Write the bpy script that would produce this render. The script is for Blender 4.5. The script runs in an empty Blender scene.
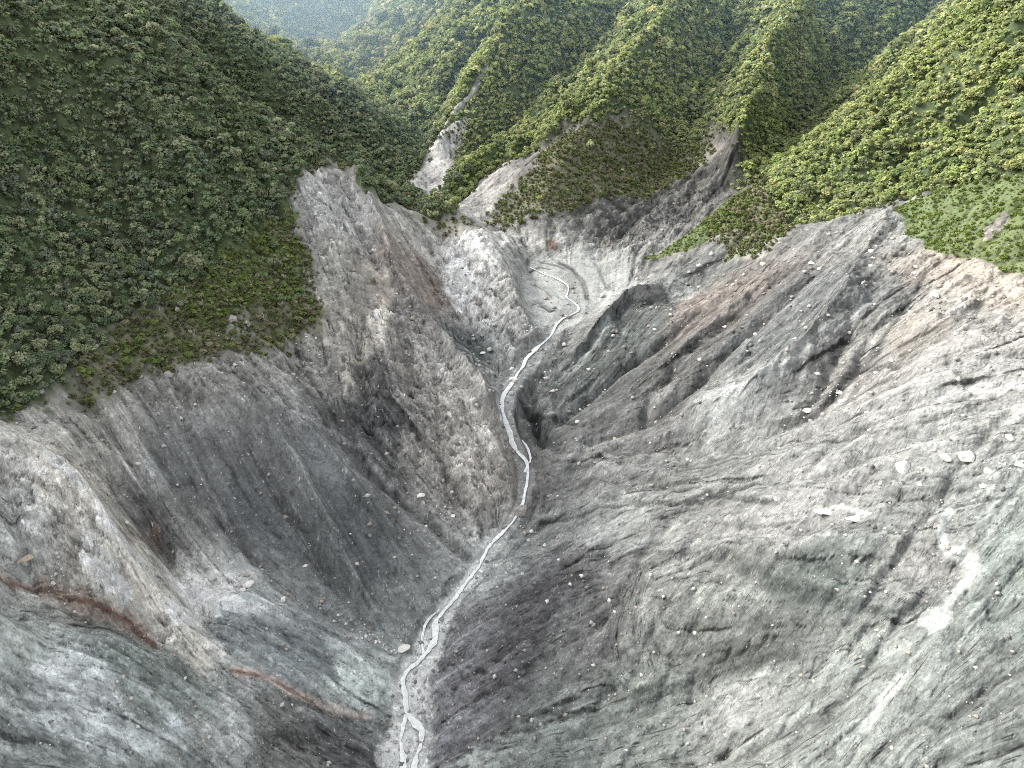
import bpy, math, random, time
import numpy as np
from mathutils import Vector, Matrix
from mathutils.geometry import delaunay_2d_cdt

T0 = time.time()
def log(*a): print('[%.1fs]' % (time.time() - T0), *a, flush=True)
RES = 1.0                      # mesh density factor
rng = np.random.default_rng(11)
random.seed(11)
f32 = np.float32
scene = bpy.context.scene
C = scene.collection

# ------------------------------------------------------------------ camera (a drone hovering over the gorge)
F = 731.0
PITCH = math.radians(32.0)
SP, CP = math.sin(PITCH), math.cos(PITCH)
cam_d = bpy.data.cameras.new('camera'); cam = bpy.data.objects.new('camera', cam_d); C.objects.link(cam)
cam.location = (0, 0, 0); cam.rotation_euler = (math.pi / 2 - PITCH, 0, 0)
cam_d.sensor_width = 36.0; cam_d.sensor_fit = 'HORIZONTAL'; cam_d.lens = 36.0 * F / 1024.0
cam_d.clip_start = 1.0; cam_d.clip_end = 20000.0
scene.camera = cam

def ray(u, v):
    """direction of a sight line, scaled so that its forward (Y) part is 1"""
    u = np.asarray(u, float); v = np.asarray(v, float)
    x = (u - 512) / F; yd = (v - 384) / F
    h = CP - yd * SP; w = -(SP + yd * CP)
    return x / h, w / h
def P(u, v, Y):
    a, b = ray(u, v)
    return (float(a) * Y, Y, float(b) * Y)
def project(X, Y, Z):
    d = Y * CP - Z * SP
    up = Y * SP + Z * CP
    return 512 + F * X / d, 384 - F * up / d, d

# ------------------------------------------------------------------ lay of the land: ridges, gullies, river
W = lambda x, y, z: ('w', x, y, z)
RIVER_PX = [(405,768,134),(412,700,156),(425,640,178.4),(445,605,193),(480,560,213),(521,512,235),(525,450,266),(512,392,306),
            (540,350,338),(580,312,372),(572,285,399),(560,262,427)]
LINES = [
 # river bed
 [W(-38,60,-236)]+RIVER_PX+[(540,247,442),(490,222,478),(462,200,515),(435,175,566),(428,150,610),W(-85,680,-152),W(-140,760,-149),W(-222,900,-154),W(-285,1100,-165),W(-345,1328,-175)],
 # pool flats
 [(535,275,408),(545,300,384)], [(600,262,426),(605,290,394)],
 # left upper forest slope
 [(0,400,209),(0,300,255),(0,200,302),(0,100,345),(0,0,385)],
 [(100,300,282),(100,200,330),(90,100,385),(80,20,430)],
 [(200,250,325),(200,150,385),(160,50,445)],
 [(300,200,395),(300,280,335)],
 [(-120,300,215),(-120,100,290),(-120,-80,350)], [(-120,480,140),(-120,650,105),(-120,768,85)],
 # near ridge and its spur to the river
 [(110,-10,520),(200,60,500),(270,118,480),(330,158,460),(360,188,440)],
 [(360,188,440),(400,204,452),(455,213,450),(500,262,397),(535,302,360),(540,330,345)],
 [(360,188,440),(390,262,374),(440,330,333),(480,385,284),(510,450,256),(519,500,238)],
 [(440,258,414),(452,290,386),(474,330,359),(500,365,327)],
 # second ridge behind
 [(130,-45,650),(205,12,620),(315,86,620),(378,140,600),(425,172,580)],
 [(200,60,560),(300,140,560),(380,185,540),(420,195,520)],
 # foot of the left forest
 [(0,408,205),(75,400,222),(160,375,245),(230,340,275),(300,330,300),(350,300,330)],
 # dark slopes
 [(100,420,215),(180,480,207),(260,560,192),(320,608,183)],
 [(235,385,239),(250,450,226),(300,560,198),(365,622,183)],
 [(275,440,232),(310,520,209),(345,590,190),(385,630,181)],
 [(290,405,244),(340,480,222),(400,560,203),(430,600,192)],
 [(335,430,250),(400,490,232),(450,540,214.5),(478,562,212.5)],
 [(350,400,268),(420,430,262),(450,500,235),(490,520,231)],
 # foreground left
 [(0,430,191),(75,480,172),(130,560,157),(170,620,148),(222,668,146)],
 [(0,500,170),(0,550,158),(0,580,152),(60,592,152),(110,618,149),(160,650,146),(230,672,147),(300,700,143.5),(370,718,149),(398,735,146)],
 [(140,520,186),(150,540,182),(200,600,168),(230,650,151)],
 [(180,610,160),(250,598,171),(330,640,168),(400,688,159)],
 [(0,625,139),(110,632,139),(165,660,138),(215,690,136),(245,745,124)],
 [(0,768,100.5),(120,768,108),(240,768,119),(310,768,125),(370,768,131)],
 # left bank of the river
 [(520,235,450),(490,240,0)][:1],
 # central mountain
 [(545,235,452),(600,240,446),(660,262,415),(690,245,423)],
 [(520,225,468),(480,203,512),(447,160,600)],
 [(800,0,720),(770,70,630),(750,130,560),(725,185,522),(690,222,478)],
 [(945,5,860),(840,90,735),(765,165,590),(715,205,500)],
 [(690,-10,740),(640,60,650),(600,110,575),(560,150,528),(545,205,482)],
 [(745,-15,800),(718,60,705),(680,130,615),(650,190,530),(630,225,470)],
 [(560,0,740),(500,50,680),(455,105,620),(440,130,605)],
 [(630,-15,820),(600,30,745),(540,90,672),(490,150,602),(475,195,525)],
 [(470,0,930),(420,45,870),(375,95,780)],
 [(500,10,830),(455,75,735),(430,125,665)],
 [(395,14,1100),(322,78,930)],
 [(400,45,980),(350,95,880)],
 # right spur R
 [(640,275,400),(690,238,425),(740,202,455),(800,160,480),(880,91,540),(970,11,600),(1050,-60,670)],
 [(700,262,392),(760,230,400),(800,222,405),(870,205,395)],
 [(800,190,440),(900,120,480)],
 [(1024,0,480),(1024,100,400),(1024,200,320),(1024,268,272)],
 [(1150,0,420),(1150,150,330),(1150,270,250),(1150,400,165),(1150,600,100)],
 [(960,150,410),(930,200,360)],
 # crest K and its face
 [(893,207,375),(920,235,330),(960,262,288),(1024,300,245)],
 [(893,207,375),(840,225,368),(780,262,350),(720,300,335),(650,330,325)],
 [(905,290,272),(870,360,237),(790,422,228),(690,444,243),(560,452,259)],
 [(850,295,284),(800,360,246),(760,385,240),(720,402,246),(650,405,266)],[(820,290,300),(750,335,286),(690,370,276)],
 [(655,284,378),(610,320,355),(570,350,333)], [(690,290,372),(660,300,372)],
 [(600,385,298),(560,420,278)],
 # right flank
 [(1024,350,210),(1024,400,180),(1024,480,150),(1024,620,110),(1024,768,80)],
 [(950,330,228),(900,420,186),(800,480,184),(700,500,200),(600,490,224),(540,500,240)],
 [(900,520,152),(800,540,160),(700,545,180),(600,550,196),(530,545,215)],
 [(960,540,140),(930,625,119),(880,700,107),(800,768,100)],
 [(820,600,139),(700,610,157),(600,610,172),(500,610,184),(455,650,174)],
 [(700,700,134),(600,700,143),(500,700,151),(430,700,156)],
 [(700,768,116),(560,768,126),(480,768,131),(425,768,134)],
 # beyond the frame
 [W(-520,-250,110),W(-510,0,120),W(-490,200,120),W(-480,400,105),W(-480,560,85),W(-490,680,60),W(-540,800,50),W(-620,920,50),W(-760,1100,80),W(-800,1300,100)],  # unseen left ridge, its height shaped for where the sun reaches the gorge
 [W(-900,-250,60),W(-900,300,60),W(-1000,900,40),W(-1200,1300,150)],
 [W(-330,-100,0),W(-340,150,20),W(-360,350,45),W(-340,480,25)],
 [W(0,-60,-240),W(-110,0,-180),W(120,0,-160)], [W(-200,-60,-40),W(220,-60,-110)],
 [W(300,0,-60),W(350,200,-40),W(480,400,30),W(560,650,60),W(700,1000,160)],
 [W(800,-200,150),W(900,500,250),W(1100,1300,300)],
 [W(190,960,70),W(420,1000,120),W(60,1000,40),W(-20,1150,10),W(-40,1300,-20)],[W(300,1320,160),W(-460,1320,-90)],[W(-250,1290,-168),W(-300,1310,-172),W(-200,1320,-140)],
 [W(520,800,-40),W(620,1200,120)],
]
pts = []
for line in LINES:
    q = [np.array(p[1:] if p[0] == 'w' else P(*p), float) for p in line]
    if len(q) == 1: pts.append(q[0])
    for a, b in zip(q[:-1], q[1:]):
        n = max(1, int(np.linalg.norm((b - a)[:2]) / 14))
        pts += [a + (b - a) * k / n for k in range(n)]
    pts.append(q[-1])
pts = np.array(pts)
# merge near doubles
keep = []
for i, p in enumerate(pts):
    if all((abs(p[0] - pts[k][0]) + abs(p[1] - pts[k][1])) > 2.5 for k in keep): keep.append(i)
pts = pts[keep]

# ------------------------------------------------------------------ the grid (cells grow with distance)
Y0, YE = 105.0, 60.0
NY = int(1500 * RES)
LQ = math.log((1330 + YE) / Y0) / (NY - 1)
ds = 1.72 / (1500 * RES)
dense = np.arange(-0.86, 0.86, ds)
side = 0.86 + np.cumsum(ds * 1.13 ** np.arange(1, 200)); side = side[side < 7.0]
s_ax = np.concatenate([-side[::-1], dense, side])
# rows behind y = 45 so that the hills stand round the drone too
back = np.array([-0.55, -0.35, -0.2, -0.1]) if False else np.array([])
NX = len(s_ax)
j_ax = np.arange(NY)
w_ax = Y0 * np.exp(LQ * j_ax)
GX = (s_ax[None, :] * w_ax[:, None]).astype(f32)
GY = np.repeat((w_ax - YE)[:, None], NX, 1).astype(f32)
GW = np.repeat(w_ax[:, None], NX, 1).astype(f32)
SS = np.repeat(s_ax[None, :], NY, 0).astype(f32)
iD0, iD1 = len(side), len(side) + len(dense)

def to_idx(X, Y):
    w = np.maximum(Y + YE, Y0)
    j = np.log(w / Y0) / LQ
    i = np.interp(X / w, s_ax, np.arange(NX))
    return i, np.clip(j, 0, NY - 1)
def bil(A, i, j):
    i = np.clip(i, 0, A.shape[1] - 1.001); j = np.clip(j, 0, A.shape[0] - 1.001)
    i0 = i.astype(int); j0 = j.astype(int); fi = i - i0; fj = j - j0
    return (A[j0, i0] * (1 - fi) + A[j0, i0 + 1] * fi) * (1 - fj) + (A[j0 + 1, i0] * (1 - fi) + A[j0 + 1, i0 + 1] * fi) * fj
def box1(a, r, ax):
    if r < 1: return a
    pad = [(0, 0), (0, 0)]; pad[ax] = (r + 1, r)
    c = np.cumsum(np.pad(a, pad, mode='edge').astype(np.float64), axis=ax)
    n = a.shape[ax]
    hi = np.take(c, np.arange(n) + 2 * r + 1, axis=ax); lo = np.take(c, np.arange(n), axis=ax)
    return ((hi - lo) / (2 * r + 1)).astype(f32)
def blur(a, sigma):
    r = max(1, int(round(sigma * math.sqrt(12 / 3.0 ) / 2)))
    for _ in range(3):
        a = box1(box1(a, r, 0), r, 1)
    return a
def resample(A, shape):
    jj = np.linspace(0, A.shape[0] - 1, shape[0]); ii = np.linspace(0, A.shape[1] - 1, shape[1])
    j0 = np.minimum(jj.astype(int), A.shape[0] - 2); i0 = np.minimum(ii.astype(int), A.shape[1] - 2)
    fj = (jj - j0)[:, None]; fi = (ii - i0)[None, :]
    R = A[j0] * (1 - fj) + A[j0 + 1] * fj
    return (R[:, i0] * (1 - fi) + R[:, i0 + 1] * fi).astype(f32)
def perlin(x, y, seed):
    x = np.asarray(x, f32); y = np.asarray(y, f32)
    xf = np.floor(x); yf = np.floor(y)
    xi = xf.astype(np.int32); yi = yf.astype(np.int32)
    fx = x - xf; fy = y - yf
    u = fx * fx * fx * (fx * (fx * 6 - 15) + 10); v = fy * fy * fy * (fy * (fy * 6 - 15) + 10)
    tab = np.random.default_rng(seed).random((256, 256)).astype(f32) * (2 * math.pi)
    gc, gs = np.cos(tab), np.sin(tab)
    def g(ax, ay, dx, dy):
        a = ax & 255; b = ay & 255
        return gc[b, a] * dx + gs[b, a] * dy
    n00 = g(xi, yi, fx, fy); n10 = g(xi + 1, yi, fx - 1, fy)
    n01 = g(xi, yi + 1, fx, fy - 1); n11 = g(xi + 1, yi + 1, fx - 1, fy - 1)
    a = n00 + u * (n10 - n00); b = n01 + u * (n11 - n01)
    return (a + v * (b - a)) * 1.5
def fbm(x, y, seed, octv=4, gain=0.5):
    r = 0; a = 1.0; t = 0
    for k in range(octv):
        r = r + a * perlin(x * 2 ** k, y * 2 ** k, seed + k); t += a; a *= gain
    return r / t
def sm(x, a, b):
    t = np.clip((x - a) / (b - a), 0, 1); return t * t * (3 - 2 * t)

# TIN on a coarse copy of the grid, then smoothed up
CS = 5
cj = np.arange(0, NY + CS, CS).clip(0, NY - 1); ci = np.arange(0, NX + CS, CS).clip(0, NX - 1)
cj = np.unique(cj); ci = np.unique(ci)
cX = GX[np.ix_(cj, ci)]; cY = GY[np.ix_(cj, ci)]
res = delaunay_2d_cdt([Vector((p[0], p[1])) for p in pts], [], [], 0, 1e-3)
tv = [v for v in res[0]]; tf = res[2]; orig = res[3]
tz = [pts[o[0]][2] if len(o) else 0.0 for o in orig]
cZ = np.full(cX.shape, np.nan, f32)
for t in tf:
    a, b, c = [np.array((tv[k][0], tv[k][1], tz[k])) for k in t]
    det = (b[1] - c[1]) * (a[0] - c[0]) + (c[0] - b[0]) * (a[1] - c[1])
    if abs(det) < 1e-9: continue
    ylo, yhi = min(a[1], b[1], c[1]), max(a[1], b[1], c[1])
    jj = np.nonzero((cY[:, 0] >= ylo) & (cY[:, 0] <= yhi))[0]
    if len(jj) == 0: continue
    sub = slice(jj[0], jj[-1] + 1)
    X, Y = cX[sub], cY[sub]
    l1 = ((b[1] - c[1]) * (X - c[0]) + (c[0] - b[0]) * (Y - c[1])) / det
    l2 = ((c[1] - a[1]) * (X - c[0]) + (a[0] - c[0]) * (Y - c[1])) / det
    l3 = 1 - l1 - l2
    m = (l1 >= -1e-4) & (l2 >= -1e-4) & (l3 >= -1e-4)
    cZ[sub][m] = (l1 * a[2] + l2 * b[2] + l3 * c[2])[m]
# outside the hull: nearest filled value along the row, then column
bad = np.isnan(cZ)
for j in range(cZ.shape[0]):
    g = ~bad[j]
    if g.any(): cZ[j] = np.interp(np.arange(cZ.shape[1]), np.nonzero(g)[0], cZ[j][g])
for j in range(cZ.shape[0]):
    if np.isnan(cZ[j]).any(): cZ[j] = cZ[j - 1] if j else cZ[np.nonzero(~np.isnan(cZ).any(1))[0][0]]
# smoothing a little more where vertices are far apart
cZ = blur(cZ, 1.0)
H = resample(cZ, (NY, NX))
log('base relief', H.shape, 'tin', len(pts))

def march(u, v, A=None):
    """world points where sight lines through pixels meet the ground"""
    A = H if A is None else A
    a, b = ray(np.asarray(u, float), np.asarray(v, float))
    a = np.atleast_1d(a); b = np.atleast_1d(b)
    Ys = np.exp(np.linspace(math.log(60), math.log(1325), 900))
    Z = b[:, None] * Ys; X = a[:, None] * Ys
    i, j = to_idx(X, np.repeat(Ys[None], len(a), 0))
    d = Z - bil(A, i, j)
    hit = d < 0
    k = np.where(hit.any(1), hit.argmax(1), len(Ys) - 1).clip(1)
    r = np.arange(len(a))
    d0, d1 = d[r, k - 1], d[r, k]
    t = np.clip(d0 / np.where(abs(d0 - d1) < 1e-6, 1, d0 - d1), 0, 1)
    Yh = Ys[k - 1] + (Ys[k] - Ys[k - 1]) * t
    return np.stack([a * Yh, Yh, b * Yh], 1)
def mpx(p):                                   # metres per pixel at a point
    return float(np.linalg.norm(p)) / F
def densify(px, step=12):
    out = []
    for (u0, v0), (u1, v1) in zip(px[:-1], px[1:]):
        n = max(1, int(math.hypot(u1 - u0, v1 - v0) / step))
        out += [(u0 + (u1 - u0) * k / n, v0 + (v1 - v0) * k / n) for k in range(n)]
    return out + [px[-1]]
def block(w, margin):
    """index window of the grid round some world points"""
    j0 = math.log(max(w[:, 1].min() - margin + YE, Y0) / Y0) / LQ; j1 = math.log(max(w[:, 1].max() + margin + YE, Y0 * 1.001) / Y0) / LQ
    s = w[:, 0] / (w[:, 1] + YE); ms = margin / max(w[:, 1].min() + YE, Y0)
    i0 = np.interp(s.min() - ms, s_ax, np.arange(NX)); i1 = np.interp(s.max() + ms, s_ax, np.arange(NX))
    return slice(int(max(j0, 0)), int(min(j1 + 2, NY))), slice(int(max(i0, 0)), int(min(i1 + 2, NX)))
def seg_dist(X, Y, w):
    d2 = np.full(X.shape, 1e12, f32); tt = np.zeros(X.shape, f32); n = len(w) - 1
    for k in range(n):
        ax, ay = w[k, 0], w[k, 1]; bx, by = w[k + 1, 0] - ax, w[k + 1, 1] - ay
        L = bx * bx + by * by + 1e-9
        t = np.clip(((X - ax) * bx + (Y - ay) * by) / L, 0, 1)
        q = (X - ax - t * bx) ** 2 + (Y - ay - t * by) ** 2
        m = q < d2
        d2 = np.where(m, q, d2); tt = np.where(m, (k + t) / n, tt)
    return np.sqrt(d2), tt
# ------------------------------------------------------------------ relief drawn along lines on the ground
def relief(px, wpx, dz, kind='bump', pw=2.0):
    w = march(*np.array(densify(px)).T)
    m = np.median([mpx(p) for p in w]); wd = wpx * m
    bj, bi = block(w, wd * 3.2)
    if bj.stop <= bj.start or bi.stop <= bi.start: return
    X, Y = GX[bj, bi], GY[bj, bi]
    X = X + WX[bj, bi] * wd * 0.7; Y = Y + WY[bj, bi] * wd * 0.7
    d, t = seg_dist(X, Y, w)
    env = np.maximum(np.sin(np.clip(t, 0, 1) * math.pi), 0) ** 0.45
    if kind == 'bump':
        H[bj, bi] += dz * (1.7 if wpx < 11 else 1.2) * env * np.exp(-(d / wd) ** (1.15 if dz > 0 else 1.5))
    else:                                            # a step: the far side of the line stands above the near side
        sd = np.zeros_like(d); best = np.full_like(d, 1e12)
        for k in range(len(w) - 1):
            a, b = w[k], w[k + 1]; dx, dy = b[0] - a[0], b[1] - a[1]; L = math.hypot(dx, dy) + 1e-6
            tt = np.clip(((X - a[0]) * dx + (Y - a[1]) * dy) / L ** 2, 0, 1)
            q = (X - a[0] - tt * dx) ** 2 + (Y - a[1] - tt * dy) ** 2
            s = (dx * (Y - a[1]) - dy * (X - a[0])) / L
            mm = q < best; best = np.where(mm, q, best); sd = np.where(mm, s, sd)
        e = wd * 0.6
        H[bj, bi] += dz * env * np.tanh(sd / e) * 0.5 * np.exp(-np.abs(sd) / wd) * np.exp(-np.maximum(d - np.abs(sd), 0) / wd)

mx_ = lambda *a: np.maximum.reduce(a)
def shore(a, s): return resample(a[::s, ::s], a.shape)
# slow noise that bends every drawn line a little
WX = fbm(GX / (GW * 0.045), GY / (GW * 0.045) , 41, 3)
WY = fbm(GX / (GW * 0.045) + 37, GY / (GW * 0.045) + 11, 45, 3)
lx, ly = SS / 0.045, np.log(GW) / 0.045
WX = fbm(lx, ly, 41, 4); WY = fbm(lx + 37, ly + 11, 51, 4)

for a in [
 # furrows
 ([(240,430),(265,460),(285,505),(320,560),(350,600),(378,632)], 6, -2.6),
 ([(335,430),(362,462),(400,495),(440,530),(476,562)], 7, -3.0),
 ([(190,440),(215,500),(255,560),(300,596)], 5, -1.6),
 ([(150,440),(180,500),(215,560),(235,590)], 5, -1.4),
 ([(355,330),(362,380),(368,430)], 6, -3),
 ([(935,262),(912,300),(880,345),(850,382),(800,420),(740,440),(700,447)], 6, -.6),
 ([(640,300),(600,335),(565,370)], 5, -2), ([(700,310),(640,355),(590,395),(560,420)], 6, -2.5),
 ([(820,270),(750,330),(690,385),(640,420),(580,445)], 6, -2.2),
 ([(420,290),(445,320),(480,352),(505,372)], 5, -2.0),
 ([(150,525),(165,555),(185,590),(212,640)], 7, -3.0),
 ([(985,420),(900,440),(820,470),(740,478)], 6, -1.6),
 # crests
 ([(255,400),(290,455),(320,515),(352,575),(380,622)], 6, 4.6),
 ([(290,410),(330,450),(362,500),(398,560),(422,605)], 6, 4.2),
 ([(300,180),(330,240),(345,300),(340,340)], 12, 3.0),
 ([(20,440),(75,478),(110,530),(140,575),(175,625)], 7, 5.0),
 ([(180,612),(250,598),(320,632),(380,680)], 10, 2.0),
 ([(662,283),(640,296),(612,320),(575,356)], 8, 7.0),
 ([(893,210),(868,245),(840,300),(800,352),(740,398),(680,412)], 12, 6.5),
 ([(790,262),(740,300),(690,345),(640,385)], 8, 2.5),
 ([(345,165),(365,195),(385,240),(395,275)], 7, 6.0),
 ([(395,270),(420,310),(450,350),(482,390),(505,440)], 6, 5.0),
 ([(800,0),(770,70),(750,130),(728,180)], 16, 20.0), ([(860,60),(815,100),(775,140)], 12, -12.0), ([(690,0),(640,60),(600,105)], 14, 12.0), ([(560,0),(500,50),(455,105)], 12, 12.0),
 ([(740,10),(715,60),(685,120)], 13, -12.0), ([(620,5),(600,30),(545,85),(500,130)], 12, -12.0), ([(490,20),(455,75),(432,120)], 8, -9.0),
 ([(720,0),(680,50),(640,110)], 6, 6.0), ([(600,0),(550,60),(490,110)], 6, 6.0), ([(860,10),(800,80),(770,130)], 9, 8.0), ([(770,20),(740,70),(715,110)],6,5.0),
 ([(1000,0),(920,70),(850,130)], 9, -7.0), ([(1024,60),(950,120),(880,170)], 9, -8.0), ([(1024,30),(940,100),(860,150)], 7, 5.0), ([(1024,130),(950,165),(900,195)], 9, -5.0),
 ([(240,25),(310,75),(360,125)], 8, -7.0), ([(260,20),(330,80),(390,135)], 8, 5.0), ([(60,20),(150,110),(230,200)], 22, 6.0), ([(0,80),(60,170),(90,280)], 22, -6.0), ([(130,60),(210,150),(270,230)], 18, -5.0),
 ([(960,560),(900,545),(840,545),(780,552),(740,548)], 18, 2.0),
 # pit below the terrace by the river
 ([(528,402),(540,425),(546,446)], 6, -6.0),
 # eroded channel across the pool flats
 ([(556,262),(572,270),(583,282),(589,300)], 3.2, -3.0),
 ([(520,345),(545,330),(560,322)], 4, 2.0),
 ]: relief(*a)
for a in [
 ([(545,482),(600,469),(650,478),(700,488),(775,489)], 12, 3.9, 's'),
 ([(548,508),(610,494),(680,500),(740,503)], 10, 2.4, 's'),
 ([(640,560),(690,548),(725,548),(755,575),(800,598),(860,608),(910,606),(948,600)], 15, 6.3, 's'),
 ([(600,712),(660,690),(720,672),(770,655),(815,640),(860,640)], 13, 5.1, 's'),
 ([(520,745),(580,728),(640,706),(700,690)], 10, 2.7, 's'),
 ([(560,560),(620,540),(680,530),(740,520)], 10, 1.8, 's'),
 ([(700,448),(780,440),(830,420),(880,402),(960,385),(1020,372)], 12, 4.5, 's'),
 ([(790,425),(815,408),(840,398)], 8, 4.5, 's'),
 ([(740,470),(800,462),(880,440),(940,425)], 9, 2.7, 's'),
 ([(850,505),(905,492),(960,486),(1020,470)], 10, 3.3, 's'),
 ([(930,525),(975,512),(1020,503)], 8, 2.1, 's'),
 ([(700,600),(760,620),(820,625)], 9, 2.1, 's'),
 ([(950,690),(990,650),(1020,640)], 9, 1.8, 's'),
 ([(20,640),(80,628),(140,640),(190,668)], 10, -2.1, 's'),
 ([(0,690),(60,690),(120,715),(180,760)], 10, 2.4, 's'),
 ([(30,660),(100,670),(160,700),(200,745)], 10, 2.1, 's'),
 ([(200,640),(260,625),(310,640)], 8, 3.0, 's'),
 ([(290,735),(340,725),(385,735)], 8, 3.3, 's'),
 ([(530,388),(550,392),(575,400)], 5, 4.5, 's'),
 ([(540,250),(575,258),(610,262)], 4, 2.2, 's'),
 ([(405,330),(440,345),(470,350)], 6, 3.0, 's'),
 ([(360,300),(385,280),(400,262)], 7, 3.0, 's'),
 ]: relief(*a)

# ------------------------------------------------------------------ river: a flat-bottomed bed
RIVER_MAIN = [(414,775),(415,757),(423,740),(421,727),(407,715),(404,698),(403,676),(425,655),(437,640),(434,622),(447,609),(458,594),(476,571),(492,543),(514,522),(522,507),(525,495),(528,476),(527,460),(516,452),(511,437),(505,424),(502,410),(502,398),(512,383),(521,371),(525,359),(540,346),(552,338),(553,327),(562,319),(583,311),(578,305),(563,297),(572,288),(560,280),(545,275),(530,268)]
def ground_line(px, step=5):
    w = march(*np.array(densify(px, step)).T)
    return w
def smooth_line(w, n=3):
    for _ in range(n):
        w[1:-1] = (w[:-2] + 2 * w[1:-1] + w[2:]) / 4
    return w
bed_px = [(405,790),(406,768),(408,740),(408,700),(415,670),(430,640),(445,607),(462,588),(480,564),(497,540),(516,518),(523,505),(526,485),(525,462),(515,443),(505,422),(503,402),(514,382),(526,362),(540,347),(552,335),(560,320),(575,308),(578,292),(565,275)]
bed_w = smooth_line(ground_line(bed_px, 8), 4)
bed_w[:, 2] = np.maximum.accumulate(bed_w[:, 2])
bed_wid = np.interp(np.linspace(0, 1, len(bed_w)), [0, .12, .25, .4, .5, .6, .75, 1], [8.5, 8, 5.5, 3.2, 2.4, 3.2, 4.0, 5])
bj, bi = block(bed_w, 30)
X, Y = GX[bj, bi], GY[bj, bi]
d, t = seg_dist(X, Y, bed_w)
zc = np.interp(t, np.linspace(0, 1, len(bed_w)), bed_w[:, 2]).astype(f32); wc = np.interp(t, np.linspace(0, 1, len(bed_w)), bed_wid).astype(f32)
k = 1 - sm(d / wc, 0.75, 1.5)
H[bj, bi] = H[bj, bi] * (1 - k) + (zc - 0.8) * k
# the flats at the head of the gorge: nearly level gravel
pool_px = [(524,264),(560,257),(598,253),(620,263),(612,288),(598,308),(575,318),(555,328),(538,326),(526,300)]
BED = np.zeros((NY, NX), f32); BED[bj, bi] = 1 - sm(d / wc + WX[bj, bi] * .9 + .1, 0.7, 1.3)
NEAR_BED = np.zeros((NY, NX), f32); NEAR_BED[bj, bi] = 1 - sm(d / wc, 1.0, 2.2)
log('relief drawn')
# ------------------------------------------------------------------ rain: runoff gathers downhill and cuts rills and gullies
def rain(step, iters, k, a0, seed, soft):
    h = H[::step, ::step].astype(np.float64).copy(); h0 = h.copy()
    ny, nx = h.shape
    cell = (GW[::step, ::step] * ds * step).astype(np.float64)
    h += np.random.default_rng(seed).standard_normal(h.shape) * cell * .10
    idx = np.arange(ny * nx).reshape(ny, nx)
    nb = [(-1, 0), (1, 0), (0, -1), (0, 1), (-1, -1), (-1, 1), (1, -1), (1, 1)]
    for it in range(iters):
        hp = np.pad(h, 1, mode='edge'); best = np.zeros_like(h); rec = idx.copy(); low = np.full_like(h, 1e9)
        for a, b in nb:
            n = hp[1 + a:ny + 1 + a, 1 + b:nx + 1 + b]; g = (h - n) / (cell * (1.4142 if a and b else 1))
            m = g > best; best = np.where(m, g, best); ti = np.clip(np.arange(ny) + a, 0, ny - 1)[:, None] * nx + np.clip(np.arange(nx) + b, 0, nx - 1)[None]
            rec = np.where(m, ti, rec); low = np.minimum(low, n)
        pit = rec == idx
        order = np.argsort(-h.ravel(), kind='stable').tolist(); rl = rec.ravel().tolist(); acc = [1.0] * (ny * nx)
        for i in order:
            r_ = rl[i]
            if r_ != i: acc[r_] += acc[i]
        A = np.array(acc).reshape(ny, nx)
        f = np.minimum((A / a0) ** .45, 1.5) - .12
        hn = np.maximum(h - k * cell * f * np.minimum(best, 1.0), h.ravel()[rec] + 1e-3 * cell)
        h = np.where(pit, np.maximum(h, low + 2e-3 * cell), hn)
        if soft: 
            b_ = (np.pad(h, 1, mode='edge')[:-2, 1:-1] + np.pad(h, 1, mode='edge')[2:, 1:-1] + np.pad(h, 1, mode='edge')[1:-1, :-2] + np.pad(h, 1, mode='edge')[1:-1, 2:]) / 4
            h = h * (1 - soft) + b_ * soft
    return resample((h - h0).astype(f32), H.shape), resample(np.log(A).astype(f32), H.shape)
ly_, lx_ = np.log(GW), SS
H += .010 * GW * fbm(lx_ / .11, ly_ / .11, 401, 4) * (1 - NEAR_BED)
def soft_region(px):                                 # a plain soft-edged area on the ground
    w = march(*np.array(densify(list(px) + [px[0]], 14)).T); bj, bi = block(w, 40); X, Y = GX[bj, bi], GY[bj, bi]
    ins = np.zeros(X.shape, bool)
    for (ax, ay, _), (bx, by, _) in zip(w[:-1], w[1:]):
        if ay != by: ins ^= ((ay > Y) != (by > Y)) & (X < (bx - ax) * (Y - ay) / (by - ay) + ax)
    o = np.zeros((NY, NX), f32); o[bj, bi] = ins; return blur(o, 14)
calm = soft_region([(130,410),(235,385),(300,420),(350,440),(470,560),(420,620),(380,640),(300,600),(240,590),(190,540)])
keepflat = (1 - np.clip(NEAR_BED, 0, 1)) * (1 - .55 * calm)
POOL = soft_region(pool_px)
CRAG = mx_(soft_region([(300,175),(350,168),(392,262),(440,330),(482,388),(515,455),(518,500),(470,540),(420,495),(360,430),(330,330),(300,240)]), soft_region([(400,205),(455,214),(505,262),(540,305),(535,340),(505,362),(460,330),(430,280)]), soft_region([(0,435),(70,470),(115,530),(170,610),(225,665),(190,670),(130,620),(60,575),(0,560)]), soft_region([(75,405),(200,350),(330,320),(340,400),(240,395),(110,425)]) * .8, soft_region([(560,235),(600,200),(690,170),(722,188),(690,235),(640,262),(600,255)]) * .8)
lvl = -180 + (GY - 399) * .135
kk = sm(POOL, .15, .6) * .85
H += (lvl - H) * kk
keepflat = keepflat * (1 - POOL)
d1, A1 = rain(8, 9, .34, 60, 3, .04)
H += blur(d1, 3) * keepflat * .7
d2, A2 = rain(3, 7, .30, 90, 4, .05)
H += blur(d2, 1) * keepflat * .3
log('rain', float(d1.min()), float(d2.min()))

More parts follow.
